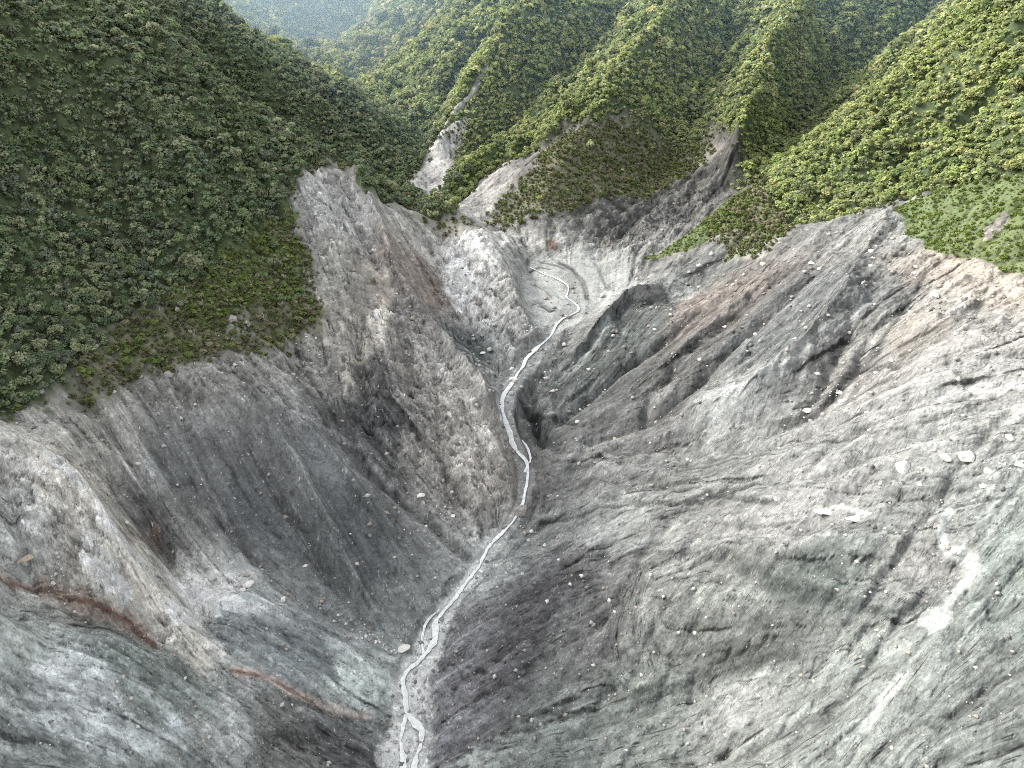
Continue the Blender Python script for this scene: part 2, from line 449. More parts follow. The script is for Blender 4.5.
# ------------------------------------------------------------------ grain: which way beds and rills run
FLOW = [
 [(1024,545),(960,620),(890,720)],[(1024,630),(940,690),(860,768)],[(1024,720),(960,750)],[(1024,510),(985,540),(960,570)],
 [(600,555),(540,580),(480,612)],[(570,640),(500,680),(430,730)],[(620,580),(530,620),(450,665)],[(520,660),(450,700),(420,720)],[(540,690),(470,740),(430,760)],
 [(1024,440),(860,468),(700,498),(580,540),(510,585)],[(1024,480),(900,490),(770,478),(640,482),(545,510)],
 [(1024,400),(900,420),(800,440),(700,458),(560,470)],[(900,360),(780,425),(660,450),(560,455)],
 [(890,230),(800,330),(700,420),(640,448)],[(800,260),(680,360),(570,425)],[(850,320),(780,380),(720,425)],[(860,230),(740,320),(600,420)],
 [(660,295),(600,365),(548,425)],[(620,320),(570,375)],[(1024,330),(930,370),(830,425),(700,450)],[(1000,300),(900,370),(840,400)],
 [(950,560),(870,545),(780,550),(700,560),(640,600)],[(940,595),(860,600),(780,585),(730,555)],[(860,640),(760,640),(680,670)],[(640,580),(625,640),(640,700)],
 [(800,700),(700,695),(600,725),(500,755)],[(900,650),(800,690),(740,740)],[(700,740),(560,768)],
 [(740,620),(680,600),(640,580)],
 [(235,390),(300,500),(380,630)],[(290,410),(370,510),(430,600)],[(180,430),(240,540),(330,600)],[(130,440),(190,540),(230,590)],[(340,440),(400,510),(470,570)],
 [(390,270),(430,380),(500,490)],[(360,320),(380,400),(440,480)],[(400,420),(450,480),(480,530)],[(330,310),(345,380),(350,420)],
 [(0,612),(100,622),(180,665),(230,700)],[(0,660),(100,680),(190,740)],[(0,710),(110,730),(200,780)],[(60,640),(160,690),(240,768)],
 [(60,450),(120,540),(190,640)],[(0,440),(60,470),(90,520)],[(0,520),(60,530),(110,560)],
 [(190,610),(300,640),(390,690)],[(250,640),(330,700),(390,740)],[(160,560),(220,600),(270,620)],[(260,700),(320,740),(370,768)],
 [(400,200),(480,290),(530,340)],[(430,260),(470,310),(520,350)],[(310,180),(330,240),(345,300)],
 [(640,190),(590,240)],[(540,155),(480,210)],[(700,180),(640,240)],[(690,230),(640,285)],[(760,250),(680,290),(640,300)],
 [(545,270),(560,310)],[(600,265),(600,290)],[(425,760),(410,690),(440,610),(500,540),(524,490),(505,410),(530,355)],
 [(640,60),(560,150)],[(760,60),(660,190)],[(500,50),(440,120)],[(850,40),(740,170)],[(560,20),(470,110)],[(690,20),(590,120)],[(800,20),(740,120)],
 [(1024,110),(870,200)],[(980,10),(840,150)],[(1000,60),(860,170)],[(1024,190),(940,230)],
 [(50,80),(180,280)],[(10,230),(60,390)],[(240,120),(320,270)],[(120,250),(190,330)],[(250,230),(280,300)],[(350,110),(400,170)],[(250,40),(320,110)],
]
k0 = 10
lj = np.arange(0, NY, k0); li = np.arange(iD0, iD1, k0)
LX, LY, LW = GX[np.ix_(lj, li)], GY[np.ix_(lj, li)], GW[np.ix_(lj, li)]
ca = np.zeros(LX.shape, f32); sa = np.zeros(LX.shape, f32)
for px in FLOW:
    w = march(*np.array(densify(px, 25)).T)
    for a, b in zip(w[:-1], w[1:]):
        if np.linalg.norm(b - a) > 60: continue
        m = (a + b) / 2
        mw = m[1] + YE
        # angle in grid space, where cells are square
        dx, dy = b[0] - a[0], b[1] - a[1]; s = m[0] / mw
        th = 2 * math.atan2(dy, dx - s * dy)
        q = ((LX - m[0]) ** 2 + (LY - m[1]) ** 2) / (LW * .03) ** 2
        k = 1 / (q + 0.35) ** 1.7
        ca += k * math.cos(th); sa += k * math.sin(th)
shp = (NY, iD1 - iD0)
ca = resample(ca, shp); sa = resample(sa, shp)
ang = 0.5 * np.arctan2(sa, ca) + 0.22 * fbm(lx[:, iD0:iD1] * 1.3, ly[:, iD0:iD1] * 1.3, 77, 2)
VI = np.cos(ang).astype(f32) ; VJ = np.sin(ang).astype(f32) * (ds / LQ)
def lic(noise, vi, vj, L):
    ny, nx = noise.shape
    n = np.sqrt(vi * vi + vj * vj) + 1e-6; vi = (vi / n).astype(f32); vj = (vj / n).astype(f32)
    jj0, ii0 = np.mgrid[0:ny, 0:nx].astype(f32)
    acc = noise * 1.0
    for sg in (1, -1):
        pi, pj = ii0.copy(), jj0.copy(); pvi, pvj = sg * vi, sg * vj
        for k in range(L):
            pi += pvi; pj += pvj
            idx = np.clip(pj + .5, 0, ny - 1).astype(np.int32) * nx + np.clip(pi + .5, 0, nx - 1).astype(np.int32)
            a = vi.ravel()[idx]; b = vj.ravel()[idx]
            s = np.where(a * pvi + b * pvj < 0, -1, 1).astype(f32)
            pvi, pvj = a * s, b * s
            acc += noise.ravel()[idx] * (1 - k / L)
    acc -= acc.mean(); return (acc / acc.std()).astype(f32)
def grain(step, L, seed, sg):
    r = np.random.default_rng(seed)
    vi, vj = VI[::step, ::step], VJ[::step, ::step]
    n = r.standard_normal(vi.shape).astype(f32)
    if sg: n = blur(n, sg)
    return resample(lic(n, vi, vj, L), shp)
n1 = grain(1, 6, 1, 0); log('grain 1')
n2 = grain(2, 9, 2, 0)
n3 = grain(4, 11, 3, 0)
n4 = grain(9, 9, 4, 0)
def full(a, v=0.0):
    o = np.full((NY, NX), v, f32); o[:, iD0:iD1] = a; return o
N1, N2, N3, N4 = full(n1), full(n2), full(n3), full(n4)
M1, M2, M3 = full(grain(1, 26, 5, 0)), full(grain(2, 34, 6, 0)), full(grain(5, 30, 7, 0))   # long beds, thin to broad
log('grain done')
# ------------------------------------------------------------------ where things grow, what the rock is
def lin(c):
    c = np.asarray(c, float) / 255.0
    return np.where(c <= 0.04045, c / 12.92, ((c + 0.055) / 1.055) ** 2.4)
def region(px, feather=4, warp=8):
    w = march(*np.array(densify(list(px) + [px[0]], 14)).T)
    m = np.median([mpx(p) for p in w]); fe = feather * m; wa = warp * m
    bj, bi = block(w, wa + fe * 2)
    X = GX[bj, bi] + WX[bj, bi] * wa * 2; Y = GY[bj, bi] + WY[bj, bi] * wa * 2
    d, _ = seg_dist(X, Y, w)
    ins = np.zeros(X.shape, bool)
    for (ax, ay, _), (bx, by, _) in zip(w[:-1], w[1:]):
        if ay == by: continue
        c = ((ay > Y) != (by > Y)) & (X < (bx - ax) * (Y - ay) / (by - ay) + ax)
        ins ^= c
    o = np.zeros((NY, NX), f32); o[bj, bi] = sm(np.where(ins, d, -d), -fe, fe)
    return o
def streak(px, wpx, warp=0.8, soft=0.5):
    w = march(*np.array(densify(px, 8)).T)
    m = np.median([mpx(p) for p in w]); wd = wpx * m
    bj, bi = block(w, wd * 2.5)
    X = GX[bj, bi] + WX[bj, bi] * wd * warp; Y = GY[bj, bi] + WY[bj, bi] * wd * warp
    d, t = seg_dist(X, Y, w)
    o = np.zeros((NY, NX), f32); o[bj, bi] = (1 - sm(d / wd, 1 - soft, 1 + soft)) * sm(np.minimum(t, 1 - t), -.001, .06)
    return o
mx = np.maximum
FOREST = mx.reduce([
 region([(-70,-60),(-70,415),(10,408),(45,400),(75,372),(95,335),(150,310),(200,275),(250,240),(285,205),(305,180),(338,158),(300,118),(200,48),(130,-40)], 6, 14),
 region([(345,158),(368,168),(395,190),(420,196),(455,209),(462,216),(440,222),(405,205),(378,200),(355,182)], 2, 2),
 region([(140,-60),(210,40),(300,112),(350,155),(400,188),(425,160),(380,118),(320,62),(225,0),(190,-60)], 2, 2),
 region([(447,120),(470,122),(500,118),(560,130),(640,112),(700,105),(745,150),(765,168),(850,80),(975,-60),(560,-60),(480,60)], 3, 3),
 region([(770,162),(800,150),(880,80),(970,0),(1040,-70),(1100,-60),(1100,190),(1024,175),(950,190),(905,198),(860,214),(800,225),(770,200)], 3, 4),
 region([(480,225),(520,195),(560,160),(548,148),(500,165),(470,190),(462,200)], 2, 3) * .0,
 ])
FOREST = mx(FOREST, streak([(120,-50),(200,30),(260,85),(310,128),(352,160),(372,178)], 14, .2))
FOREST = mx(FOREST, streak([(352,152),(400,185),(428,200),(455,212)], 6, .2))
FOREST = mx(FOREST, streak([(735,195),(765,165),(840,95),(900,50),(980,-20)], 9, .2))
FOREST = mx(FOREST, streak([(1000,-40),(930,30),(870,88),(800,150),(775,166)], 14, .2))
FOREST = mx(FOREST, region([(446,186),(462,158),(476,128),(500,122),(560,132),(545,147),(505,161),(478,180),(456,204),(444,200)], 2, 3))
far = sm(GY, 560, 620) * (GX < 1e9)
scar = mx.reduce([
 region([(418,190),(428,152),(440,132),(452,122),(470,119),(462,142),(446,166),(436,190)], 2, 3),
 region([(458,214),(488,182),(522,160),(548,150),(545,164),(512,190),(484,222),(472,226)], 2, 3),
 region([(505,235),(540,236),(580,228),(600,200),(640,205),(690,168),(722,186),(690,232),(640,262),(600,262),(540,252)], 3, 6),
 streak([(490,65),(470,95),(452,112),(440,130)], 2.2, .8),
 ])
FOREST = mx(FOREST, far * (1 - scar) * (np.abs(SS) < 2)) 
FOREST[:, :iD0] = 1; FOREST[:, iD1:] = 1
FOREST[GY[:, 0] < 30] *= 0
FOREST *= (1 - scar)
BRUSH = mx.reduce([
 region([(40,400),(90,340),(150,305),(220,260),(285,200),(300,230),(314,290),(318,335),(260,352),(200,362),(150,374),(110,395),(75,408)], 8, 14),
 region([(505,225),(475,232),(500,190),(550,140),(620,120),(700,110),(720,150),(700,165),(650,200),(600,195),(560,215)], 5, 8),
 region([(690,235),(740,195),(800,160),(820,200),(800,225),(755,262),(735,258),(720,240)], 4, 6),
 region([(380,196),(400,200),(440,214),(468,218),(480,232),(455,240),(428,228),(405,218)], 3, 6) * .85, region([(395,300),(372,262),(350,255),(345,300),(360,320)], 4, 8) * .4,
 region([(340,150),(300,175),(330,165),(360,190),(350,165)], 4, 5),
 ])
GRASS = mx.reduce([
 region([(900,208),(905,236),(940,250),(985,262),(1050,285),(1100,280),(1100,180),(1024,172),(950,186)], 3, 5),
 region([(640,262),(690,232),(735,196),(760,200),(740,225),(690,250)], 3, 4) * .9,
 region([(200,240),(290,210),(305,260),(300,300),(240,310),(190,330),(180,290)], 6, 10) * .8,
 ])
BRUSH *= (1 - scar * .8)
bare = mx.reduce([region([(295,175),(325,168),(352,175),(362,200),(348,230),(340,262),(318,262),(300,225)], 4, 6),
                  region([(225,340),(225,312),(250,310),(252,338)], 3, 3), region([(410,196),(420,206),(412,222),(402,212)], 2, 3), region([(980,232),(1003,212),(1012,217),(996,236),(984,242)], 2, 3)])
BRUSH *= 1 - bare; GRASS *= 1 - bare; FOREST *= 1 - bare
VEG = np.clip(mx(FOREST, mx(BRUSH, GRASS)), 0, 1)
ROCK = 1 - VEG
log('masks')

# rock tones at places, blended between
TONES = [
 (1000,380,168,163,158),(900,420,158,155,151),(800,480,150,147,145),(700,460,136,134,132),(600,480,134,132,131),(600,530,148,150,146),(700,550,146,143,141),
 (800,530,150,145,143),(930,575,150,146,143),(810,575,112,122,116),(700,600,122,124,118),(760,650,124,127,121),(860,690,150,155,148),(950,690,136,142,137),
 (1010,560,138,150,143),(1010,620,132,142,136),(640,700,134,141,133),(560,740,138,147,141),(480,680,98,95,99),(540,600,122,119,122),(450,720,94,91,96),(560,560,128,124,127),(520,560,138,140,138),
 (1000,740,128,134,129),(730,720,168,169,164),(650,760,150,156,149),(640,620,128,128,124),(580,650,126,124,124),(840,740,140,146,140),
 (850,290,126,127,128),(760,350,118,120,120),(900,225,150,147,141),(960,270,176,157,138),(1010,290,188,168,148),(930,320,156,148,140),(880,380,148,140,134),(970,340,165,155,147),
 (700,320,146,128,118),(720,300,150,130,118),(720,410,158,158,157),(620,350,108,114,112),(600,400,112,113,114),(660,260,160,154,150),(700,270,138,138,136),(570,380,112,116,115),(800,300,118,119,120),(680,380,124,120,118),(660,430,120,116,116),
 (170,470,96,96,97),(250,520,88,89,92),(350,530,88,90,93),(330,450,104,104,106),(420,450,120,112,105),(480,470,138,127,118),(450,400,126,117,110),(380,380,122,113,104),(420,340,118,110,106),
 (385,420,84,82,83),(370,440,84,82,83),(330,220,140,136,132),(320,270,128,122,114),(345,330,130,120,110),(290,360,120,116,110),(200,370,112,106,100),(470,250,166,161,156),(430,290,128,108,98),(415,275,126,108,98),(500,310,160,154,150),(470,345,96,101,101),(455,300,150,146,144),
 (440,225,140,132,124),(20,520,143,142,138),(50,460,150,136,122),(110,540,158,147,134),(150,590,138,127,115),(155,520,96,92,90),(240,610,128,131,133),(200,600,150,148,144),(300,650,104,111,114),(350,690,124,129,127),
 (100,640,98,107,102),(60,700,122,127,127),(150,740,106,113,110),(230,720,128,128,126),(290,740,98,94,92),(30,640,132,138,133),(340,740,92,92,94),(100,600,120,108,98),(20,480,150,146,140),(110,450,126,120,112),
 (570,270,186,186,182),(600,285,182,182,178),(540,300,166,163,160),(520,330,150,147,146),(535,410,120,120,120),(530,240,160,155,150),(600,230,120,118,114),(640,230,124,120,117),(690,190,128,123,118),(520,190,142,136,131),(450,160,150,146,143),(560,200,110,110,100),
]
pw_ = march(np.array([t[0] for t in TONES]), np.array([t[1] for t in TONES]))
num = np.zeros(LX.shape + (3,), f32); den = np.zeros(LX.shape, f32)
for p, t in zip(pw_, TONES):
    q = ((LX - p[0]) ** 2 + (LY - p[1]) ** 2) / (LW * .03) ** 2
    k = 1 / (q + 0.25) ** 2
    num += k[..., None] * lin(t[2:]).astype(f32); den += k
num /= den[..., None]
COL = np.zeros((NY, NX, 3), f32)
for c in range(3):
    COL[:, iD0:iD1, c] = resample(num[..., c], shp)
    COL[:, :iD0, c] = COL[:, iD0:iD0 + 1, c]; COL[:, iD1:, c] = COL[:, iD1 - 1:iD1, c]
# warp the blend so that tones meet raggedly
def paint(mask, rgb, k=1.0, br_=0):
    if br_: mask = mask * sm(brk + (mask - .5) * .8, -.25, .2)
    m = (mask * k)[..., None]
    COL[:] = COL * (1 - m) + lin(rgb).astype(f32) * m
cl = fbm(lx * 2.2, ly * 2.2, 61, 4)                 # cloudy patches
cl2 = fbm(lx * 9, ly * 9, 66, 3); brk = fbm(lx * 14, ly * 14, 68, 4, .7)
TINT = np.stack([1 + .10 * cl, 1 + .08 * cl + .015 * cl2, 1 + .06 * cl - .02 * cl2], -1)
COL *= TINT
for m, rgb, k, *bk in [
 # warm, pale and dark seams
 (streak([(30,445),(75,478),(105,520),(135,560),(165,610),(205,650),(225,668)], 16, 1.6, .8), (168,156,142), .7),
 (streak([(80,540),(100,570),(130,600)], 14, 1.5, .8), (190,184,174), .6),
 (streak([(360,260),(380,275),(385,300),(372,340),(352,380),(345,410)], 7, 1.4, .8), (160,146,132), .7),
 (region([(352,360),(385,352),(400,400),(395,430),(355,432),(345,400)], 5, 8), (82,80,82), .7),
 (region([(420,262),(440,268),(450,300),(440,315),(420,300),(405,280)], 3, 6), (122,104,94), .55),
 (region([(455,250),(470,262),(475,290),(455,310),(440,290),(445,265)], 3, 6), (188,184,182), .6),
 (streak([(470,230),(505,265),(530,300),(545,325)], 10, 1.5, .8), (176,170,164), .6),
 (region([(440,330),(470,335),(490,360),(478,372),(455,350)], 3, 5), (88,95,96), .7),
 (region([(635,300),(665,290),(680,300),(640,350),(580,405),(550,415),(555,385),(600,330)], 4, 8), (104,111,110), .75),
 (streak([(612,318),(595,345),(575,370),(556,385)], 4, 1.0, .8), (150,157,154), .7),
 (streak([(735,290),(700,320),(670,345),(640,370)], 10, 1.6, .9), (146,132,122), .4),
 (streak([(640,280),(665,262),(700,245)], 10, 1.5, .8), (176,166,158), .6),
 (region([(650,278),(672,272),(705,290),(690,300),(665,297)], 3, 4), (165,168,164), .7),
 (region([(708,405),(735,388),(738,400),(722,425),(708,438)], 4, 5), (186,186,185), .7),
 (region([(893,203),(905,215),(920,240),(905,245),(880,235),(860,232),(845,225)], 4, 5), (158,155,149), .75),
 (streak([(935,262),(970,268),(1000,280),(1040,300)], 9, .8, .7), (196,174,148), .9),
 (region([(930,300),(960,320),(930,345),(890,360),(880,340)], 6, 10), (158,140,126), .5),
 (streak([(930,268),(905,305),(875,352),(845,388),(800,420)], 3, 1.5, .8), (90,90,88), .6),
 (region([(430,720),(425,690),(445,640),(480,610),(560,570),(600,560),(560,620),(515,680),(500,720),(450,752),(425,755)], 6, 12), (108,104,110), .75),
 (region([(440,768),(500,735),(600,700),(640,705),(560,740),(480,770)], 6, 10), (150,160,152), .6),
 (region([(720,690),(760,690),(765,720),(745,745),(720,730)], 5, 8), (182,183,178), .7),
 (streak([(908,672),(885,698),(862,735)], 3.5, 1, .8), (196,200,194), .8),
 (region([(745,560),(800,590),(870,605),(930,600),(925,612),(860,616),(790,604),(745,575)], 4, 5), (104,116,110), .6),
 (region([(15,650),(60,640),(110,650),(130,690),(90,720),(40,700)], 8, 16), (156,160,164), .4),
 (region([(60,690),(130,700),(180,740),(150,765),(80,740)], 8, 16), (165,170,175), .35),
 (region([(110,640),(170,660),(220,690),(230,720),(170,710),(110,670)], 6, 10), (98,112,106), .6),
 (region([(165,600),(230,575),(235,595),(190,625),(170,625)], 4, 5), (172,170,165), .7),
 (region([(225,595),(260,600),(240,612),(210,628)], 4, 6), (158,162,166), .7),
 (region([(200,625),(250,610),(310,640),(340,680),(280,670),(220,645)], 6, 10), (96,104,108), .6),
 (region([(335,668),(385,672),(390,698),(350,700)], 5, 8), (142,154,148), .7),
 (region([(500,236),(535,232),(565,236),(560,248),(520,252),(505,246)], 3, 5), (196,190,182), .7),
 (region([(546,240),(554,237),(561,241),(560,248),(549,249)], 2, 3), (170,120,98), .9, 1),
 (streak([(558,232),(564,242),(568,250)], 3, .6, .7), (215,213,208), .9),
 (streak([(600,246),(620,244),(635,246)], 2.5, 1, .8), (185,150,125), .6, 1),
 # silt, pale flats and the eroded channel
 (sm(POOL + .2 * WX, .25, .5), (206,205,200), .9),
 (streak([(556,262),(572,270),(583,282),(589,302)], 2.6, .8, .5), (118,118,118), .9),
 (streak([(535,262),(555,266),(566,270)], 1.5, .8, .5), (120,120,120), .8),
 (region([(526,395),(550,396),(556,420),(530,415)], 2, 3), (140,139,138), .7),
 (streak([(520,400),(530,420),(540,440)], 4, .8, .6), (78,78,80), .8),
 (streak([(528,418),(545,418),(560,422)], 3, .8, .6), (78,78,80), .7),
 (streak([(528,272),(540,268),(552,270)], 1.2, .8, .5), (110,110,110), .8), (streak([(532,284),(545,290),(552,298)], 1.0, 1, .5), (112,112,112), .7), (streak([(556,296),(563,300),(569,298)], 1.2, 1, .5), (106,106,106), .7), (streak([(540,306),(548,312),(556,310)], 1.6, 1, .5), (104,104,106), .8), (streak([(594,262),(602,275),(606,290)], 1.6, 1, .5), (120,118,116), .7), (streak([(575,262),(596,268),(606,276)], 2.2, .8, .6), (176,175,172), .7), (streak([(562,268),(580,280),(586,296)], 3, .5, .6), (176,175,172), .5),
 (streak([(535,272),(556,281),(570,288),(562,298),(580,308)], 2, .8, .6), (206,206,203), .8),
 # rust seam
 (streak([(-5,578),(30,588),(70,597),(105,608),(135,630),(160,652)], 6, 1.2, .9), (128,96,78), .65, 1),
 (streak([(-5,578),(30,588),(70,597),(105,608),(135,630),(160,652)], 1.9, 1.8, .8), (112,74,56), .9, 1),
 (streak([(225,670),(262,677),(300,697),(335,712),(375,718)], 4.5, 1.2, .9), (150,118,100), .6, 1),
 (streak([(225,670),(262,677),(300,697),(320,706)], 1.5, 1.4, .8), (116,76,58), .85, 1),
 (region([(120,528),(150,524),(165,535),(140,545),(120,540)], 4, 5), (118,84,70), .5, 1),
 ]: paint(m, rgb, k, *bk)
SILT = mx(streak([(953,510),(939,530),(947,545),(966,555),(977,567),(965,586),(948,602),(936,618)], 4.6, 1.4, .6), region([(936,606),(922,613),(919,623),(926,640),(946,629),(954,612)], 1.8, 4.0))
paint(SILT * sm(brk + SILT * 1.0, .25, .75), (196,203,196), .85)
paint(mx(region([(855,510),(872,515),(862,518),(846,514)], 1, 1), region([(815,507),(842,507),(848,512),(818,511)], 2, 2)), (208,208,202), .8)
FLAT = np.clip(mx(mx(POOL, SILT * .8), BED), 0, 1)
patchy = sm(fbm(lx * 3.2, ly * 3.2, 221, 3), -.35, .3)
rw = ROCK * (1 - .85 * FLAT) * (1 - .6 * calm) * (.45 + .55 * patchy)
DK = np.zeros((NY, NX), f32); PL = np.zeros((NY, NX), f32)      # dark cracks, with relief shade put into ledge and furrow colour; crests painted paler
for px, wpx, k in [
 ([(234,420),(250,443),(266,482),(289,513),(309,540),(335,580),(352,605)], 2.5, .4),
 ([(531,523),(570,519),(601,507),(648,505),(671,491),(710,484)], 2.2, .8), ([(624,503),(671,503),(722,495),(761,503),(780,499)], 2.6, .9),
 ([(562,568),(585,559),(640,553),(710,554)], 2, .6), ([(546,589),(575,580),(601,577)], 2, .6),
 ([(733,562),(757,577),(788,587),(819,601),(866,610),(913,607),(948,601)], 3, .5), ([(740,570),(775,588),(815,604)], 3, .3),
 ([(624,714),(671,691),(702,675),(741,663),(780,659),(808,651)], 3, .6), ([(515,718),(555,712),(593,710),(648,690),(690,680)], 2.6, .6),
 ([(640,570),(680,558),(720,552),(745,566)], 4, .5),
 ([(921,507),(948,491),(975,486)], 2.4, .7), ([(950,511),(980,502),(1022,495)], 2.4, .8), ([(929,266),(913,301),(897,321),(882,340),(858,356),(811,384),(780,411)], 1.6, .15),
 ([(818,412),(831,399),(843,383),(866,368),(905,364)], 4, .8), ([(840,408),(870,388),(912,372)], 3, .7),
 ([(624,403),(655,375),(700,340),(741,313)], 2.6, .6), ([(655,360),(687,329),(720,305)], 3, .6), ([(575,430),(640,395),(690,372),(745,345)], 2.2, .6),
 ([(663,473),(720,463),(780,450),(843,438),(936,419),(1022,387)], 2, .7), ([(624,493),(683,481),(722,473)], 2.4, .7), ([(560,470),(640,455),(700,450)], 2, .5),
 ([(850,430),(900,415),(940,398)], 2, .6), ([(760,425),(800,420),(850,412)], 2, .5),
 ([(70,667),(102,702),(129,726)], 6, .5), ([(15,700),(60,712),(110,735),(150,765)], 3, .5), ([(60,640),(120,650),(180,672),(205,690)], 3, .45),
 ([(235,690),(255,720),(270,768)], 4, .6), ([(250,676),(290,700),(335,716),(390,730)], 3, .6), ([(270,730),(320,740),(370,755)], 4, .5),
 ([(78,468),(94,507),(117,523),(140,535)], 6, .6), ([(187,612),(225,628),(265,652)], 9, .45), ([(100,415),(88,395),(84,380)], 6, .7),
 ([(150,545),(168,585),(200,625)], 4, .5), ([(360,420),(385,450),(410,480)], 3, .6), ([(425,520),(455,545),(476,562)], 2.5, .6), ([(478,566),(500,540),(516,525)], 1.6, .9), ([(440,600),(462,583)], 1.6, .8),
 ([(405,300),(430,318),(470,345)], 2.4, .5), ([(455,345),(475,360),(498,372)], 3, .7), ([(535,300),(552,312)], 3, .7), ([(505,338),(530,345)], 3.5, .6), ([(545,325),(556,333)], 4, .7),
 ([(531,399),(541,420),(547,446)], 4, .8), ([(541,422),(562,420),(580,424)], 3, .7), ([(535,390),(556,393)], 1.8, .8), ([(540,400),(600,345),(640,305)], 2, .5), ([(560,410),(610,365),(650,330)], 2, .5),
 ([(600,195),(630,215),(640,240)], 3, .4), ([(560,225),(575,210),(590,195)], 4, .5), ([(700,170),(688,205),(670,230)], 3, .5),
 ([(420,655),(436,645),(446,625)], 1.5, .6), ([(420,640),(432,628),(445,610)], 1.5, .6),
 ([(480,650),(520,625),(560,600)], 2, .4), ([(450,690),(490,660),(540,630)], 2, .4), ([(445,735),(500,695),(530,670)], 2, .4),
 ([(770,560),(830,552),(900,560)], 1.6, .4), ([(820,530),(880,528),(930,545)], 1.6, .4), ([(700,520),(760,528),(800,522)], 1.6, .5), ([(960,690),(1000,660),(1024,650)], 2, .4), ([(880,745),(940,715),(1000,700)], 2, .4),
 ]: DK = mx(DK, streak(px, wpx, 1.3, .45) * k)
for px, wpx, k in [
 ([(270,396),(285,408),(324,427),(363,451),(398,490)], 2.6, .6), ([(266,408),(273,427),(297,466),(324,513),(340,545),(360,590)], 5, .45), ([(187,408),(219,423),(240,445)], 6, .35), ([(125,462),(145,470),(165,485)], 12, .4),
 ([(205,470),(225,520),(250,570)], 3, .3), ([(290,470),(320,530),(340,570)], 2, .35), ([(380,540),(405,580),(425,610)], 3, .35),
 ([(496,585),(531,573),(562,571)], 2, .6), ([(621,620),(636,655),(664,671),(703,679)], 3, .5), ([(905,671),(882,700),(858,733)], 3.5, .8), ([(936,636),(975,622),(1022,605)], 2, .5), ([(921,655),(970,645),(1022,632)], 1.8, .4),
 ([(890,204),(843,219),(811,243),(761,274),(741,301),(702,325)], 3.5, .55), ([(700,498),(730,492),(760,497)], 4, .5), ([(560,478),(620,466),(680,472)], 2.5, .45),
 ([(750,640),(790,640),(820,648)], 3, .4), ([(650,720),(700,712),(740,730)], 6, .35), ([(540,540),(600,545),(700,535)], 3, .3),
 ([(211,671),(227,702),(238,741),(250,768)], 4, .6), ([(0,695),(47,700),(100,725),(172,757)], 4, .5), ([(0,640),(50,632),(110,640),(160,660)], 3, .4), ([(234,602),(262,600),(289,606)], 5, .6), ([(324,706),(350,711),(378,716)], 3, .6), ([(20,655),(60,670),(95,700)], 8, .4),
 ([(395,330),(425,350),(445,375)], 2, .4), ([(440,330),(470,375),(490,400)], 2, .5), ([(455,290),(475,320),(500,350)], 4, .35), ([(500,290),(520,310),(540,330)], 5, .4), ([(612,318),(592,348),(572,372)], 2.2, .6),
 ([(475,375),(490,385),(500,395)], 4, .6), ([(460,365),(480,372),(495,372)], 3, .5), ([(560,440),(620,432),(700,425)], 3, .35), ([(640,290),(655,284),(680,294)], 1.6, .6),
 ([(505,247),(520,238),(530,234)], 3, .6), ([(512,250),(530,243),(540,238)], 2, .6), ([(672,470),(720,462),(790,455)], 2, .35), ([(860,455),(920,445),(980,440)], 3, .4), ([(960,440),(1000,455),(1024,460)], 9, .4),
 ([(690,165),(668,200),(640,230)], 3, .4), ([(705,185),(680,215),(650,245)], 2.5, .4), ([(120,600),(150,625),(190,655)], 4, .4), ([(70,470),(100,500),(120,540)], 5, .45),
 ]: PL = mx(PL, streak(px, wpx, 1.3, .8) * k)
pres = sm(fbm(lx * 2.5, ly * 2.5, 171, 3), -.25, .3); pres2 = sm(fbm(lx * 4, ly * 4, 181, 3), -.2, .3)
wob = .25 * fbm(lx * 30, ly * 30, 191, 2)
ln3 = np.exp(-((N3 + wob) / .09) ** 2) * pres; ln2 = np.exp(-((N2 + wob) / .16) ** 2) * pres2
ln4 = np.exp(-((N4 + wob * .6) / .045) ** 2) * pres2
pa, pb, pc = sm(fbm(lx * 3, ly * 3, 241, 3), -.15, .25), sm(fbm(lx * 2, ly * 2, 251, 3), -.2, .25), sm(fbm(lx * 1.4, ly * 1.4, 261, 3), -.3, .2)
rl = ROCK * (1 - .9 * FLAT) * (1 - .35 * calm)
lines = sm(-M1, 1.0, 2.3) * .42 * (.3 + .7 * pa) + sm(-M2, 1.1, 2.2) * .48 * (.2 + .8 * pb) + sm(-M3, 1.15, 1.9) * .34 * pc
lines_p = sm(M1, 1.1, 2.4) * .5 * (.3 + .7 * pb) + sm(M2, 1.2, 2.3) * .5 * (.2 + .8 * pa) + sm(M3, 1.3, 2.2) * .35 * pc
br = 1 + rw * (.05 * N1 + .08 * N2 + .08 * N3 + .10 * N4) + rl * (.06 * M2 + .07 * M3) + ROCK * (1 - FLAT) * (.10 * cl + .09 * cl2)
crack = sm(-N2, 1.25, 2.3) * .34 + sm(-N3, 1.3, 2.2) * .34 + ln3 * .6 + ln2 * .25 + ln4 * .6
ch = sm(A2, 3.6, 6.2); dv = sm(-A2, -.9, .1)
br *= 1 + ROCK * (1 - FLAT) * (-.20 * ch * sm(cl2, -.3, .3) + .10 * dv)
br *= (1 - rw * np.clip(crack * .7, 0, .7)) * (1 - rl * np.clip(lines * (1.5 + .8 * sm(GX, 0, 40)), 0, .85))
edge = .6 + .5 * np.clip(N2 * .5 + N1 * .3 + .5, 0, 1)
br *= 1 - ROCK * np.clip(DK * edge * (.35 + .9 * sm(brk, -.3, .25)), 0, .8) * .62
COL *= np.clip(br, .2, 1.9)[..., None]
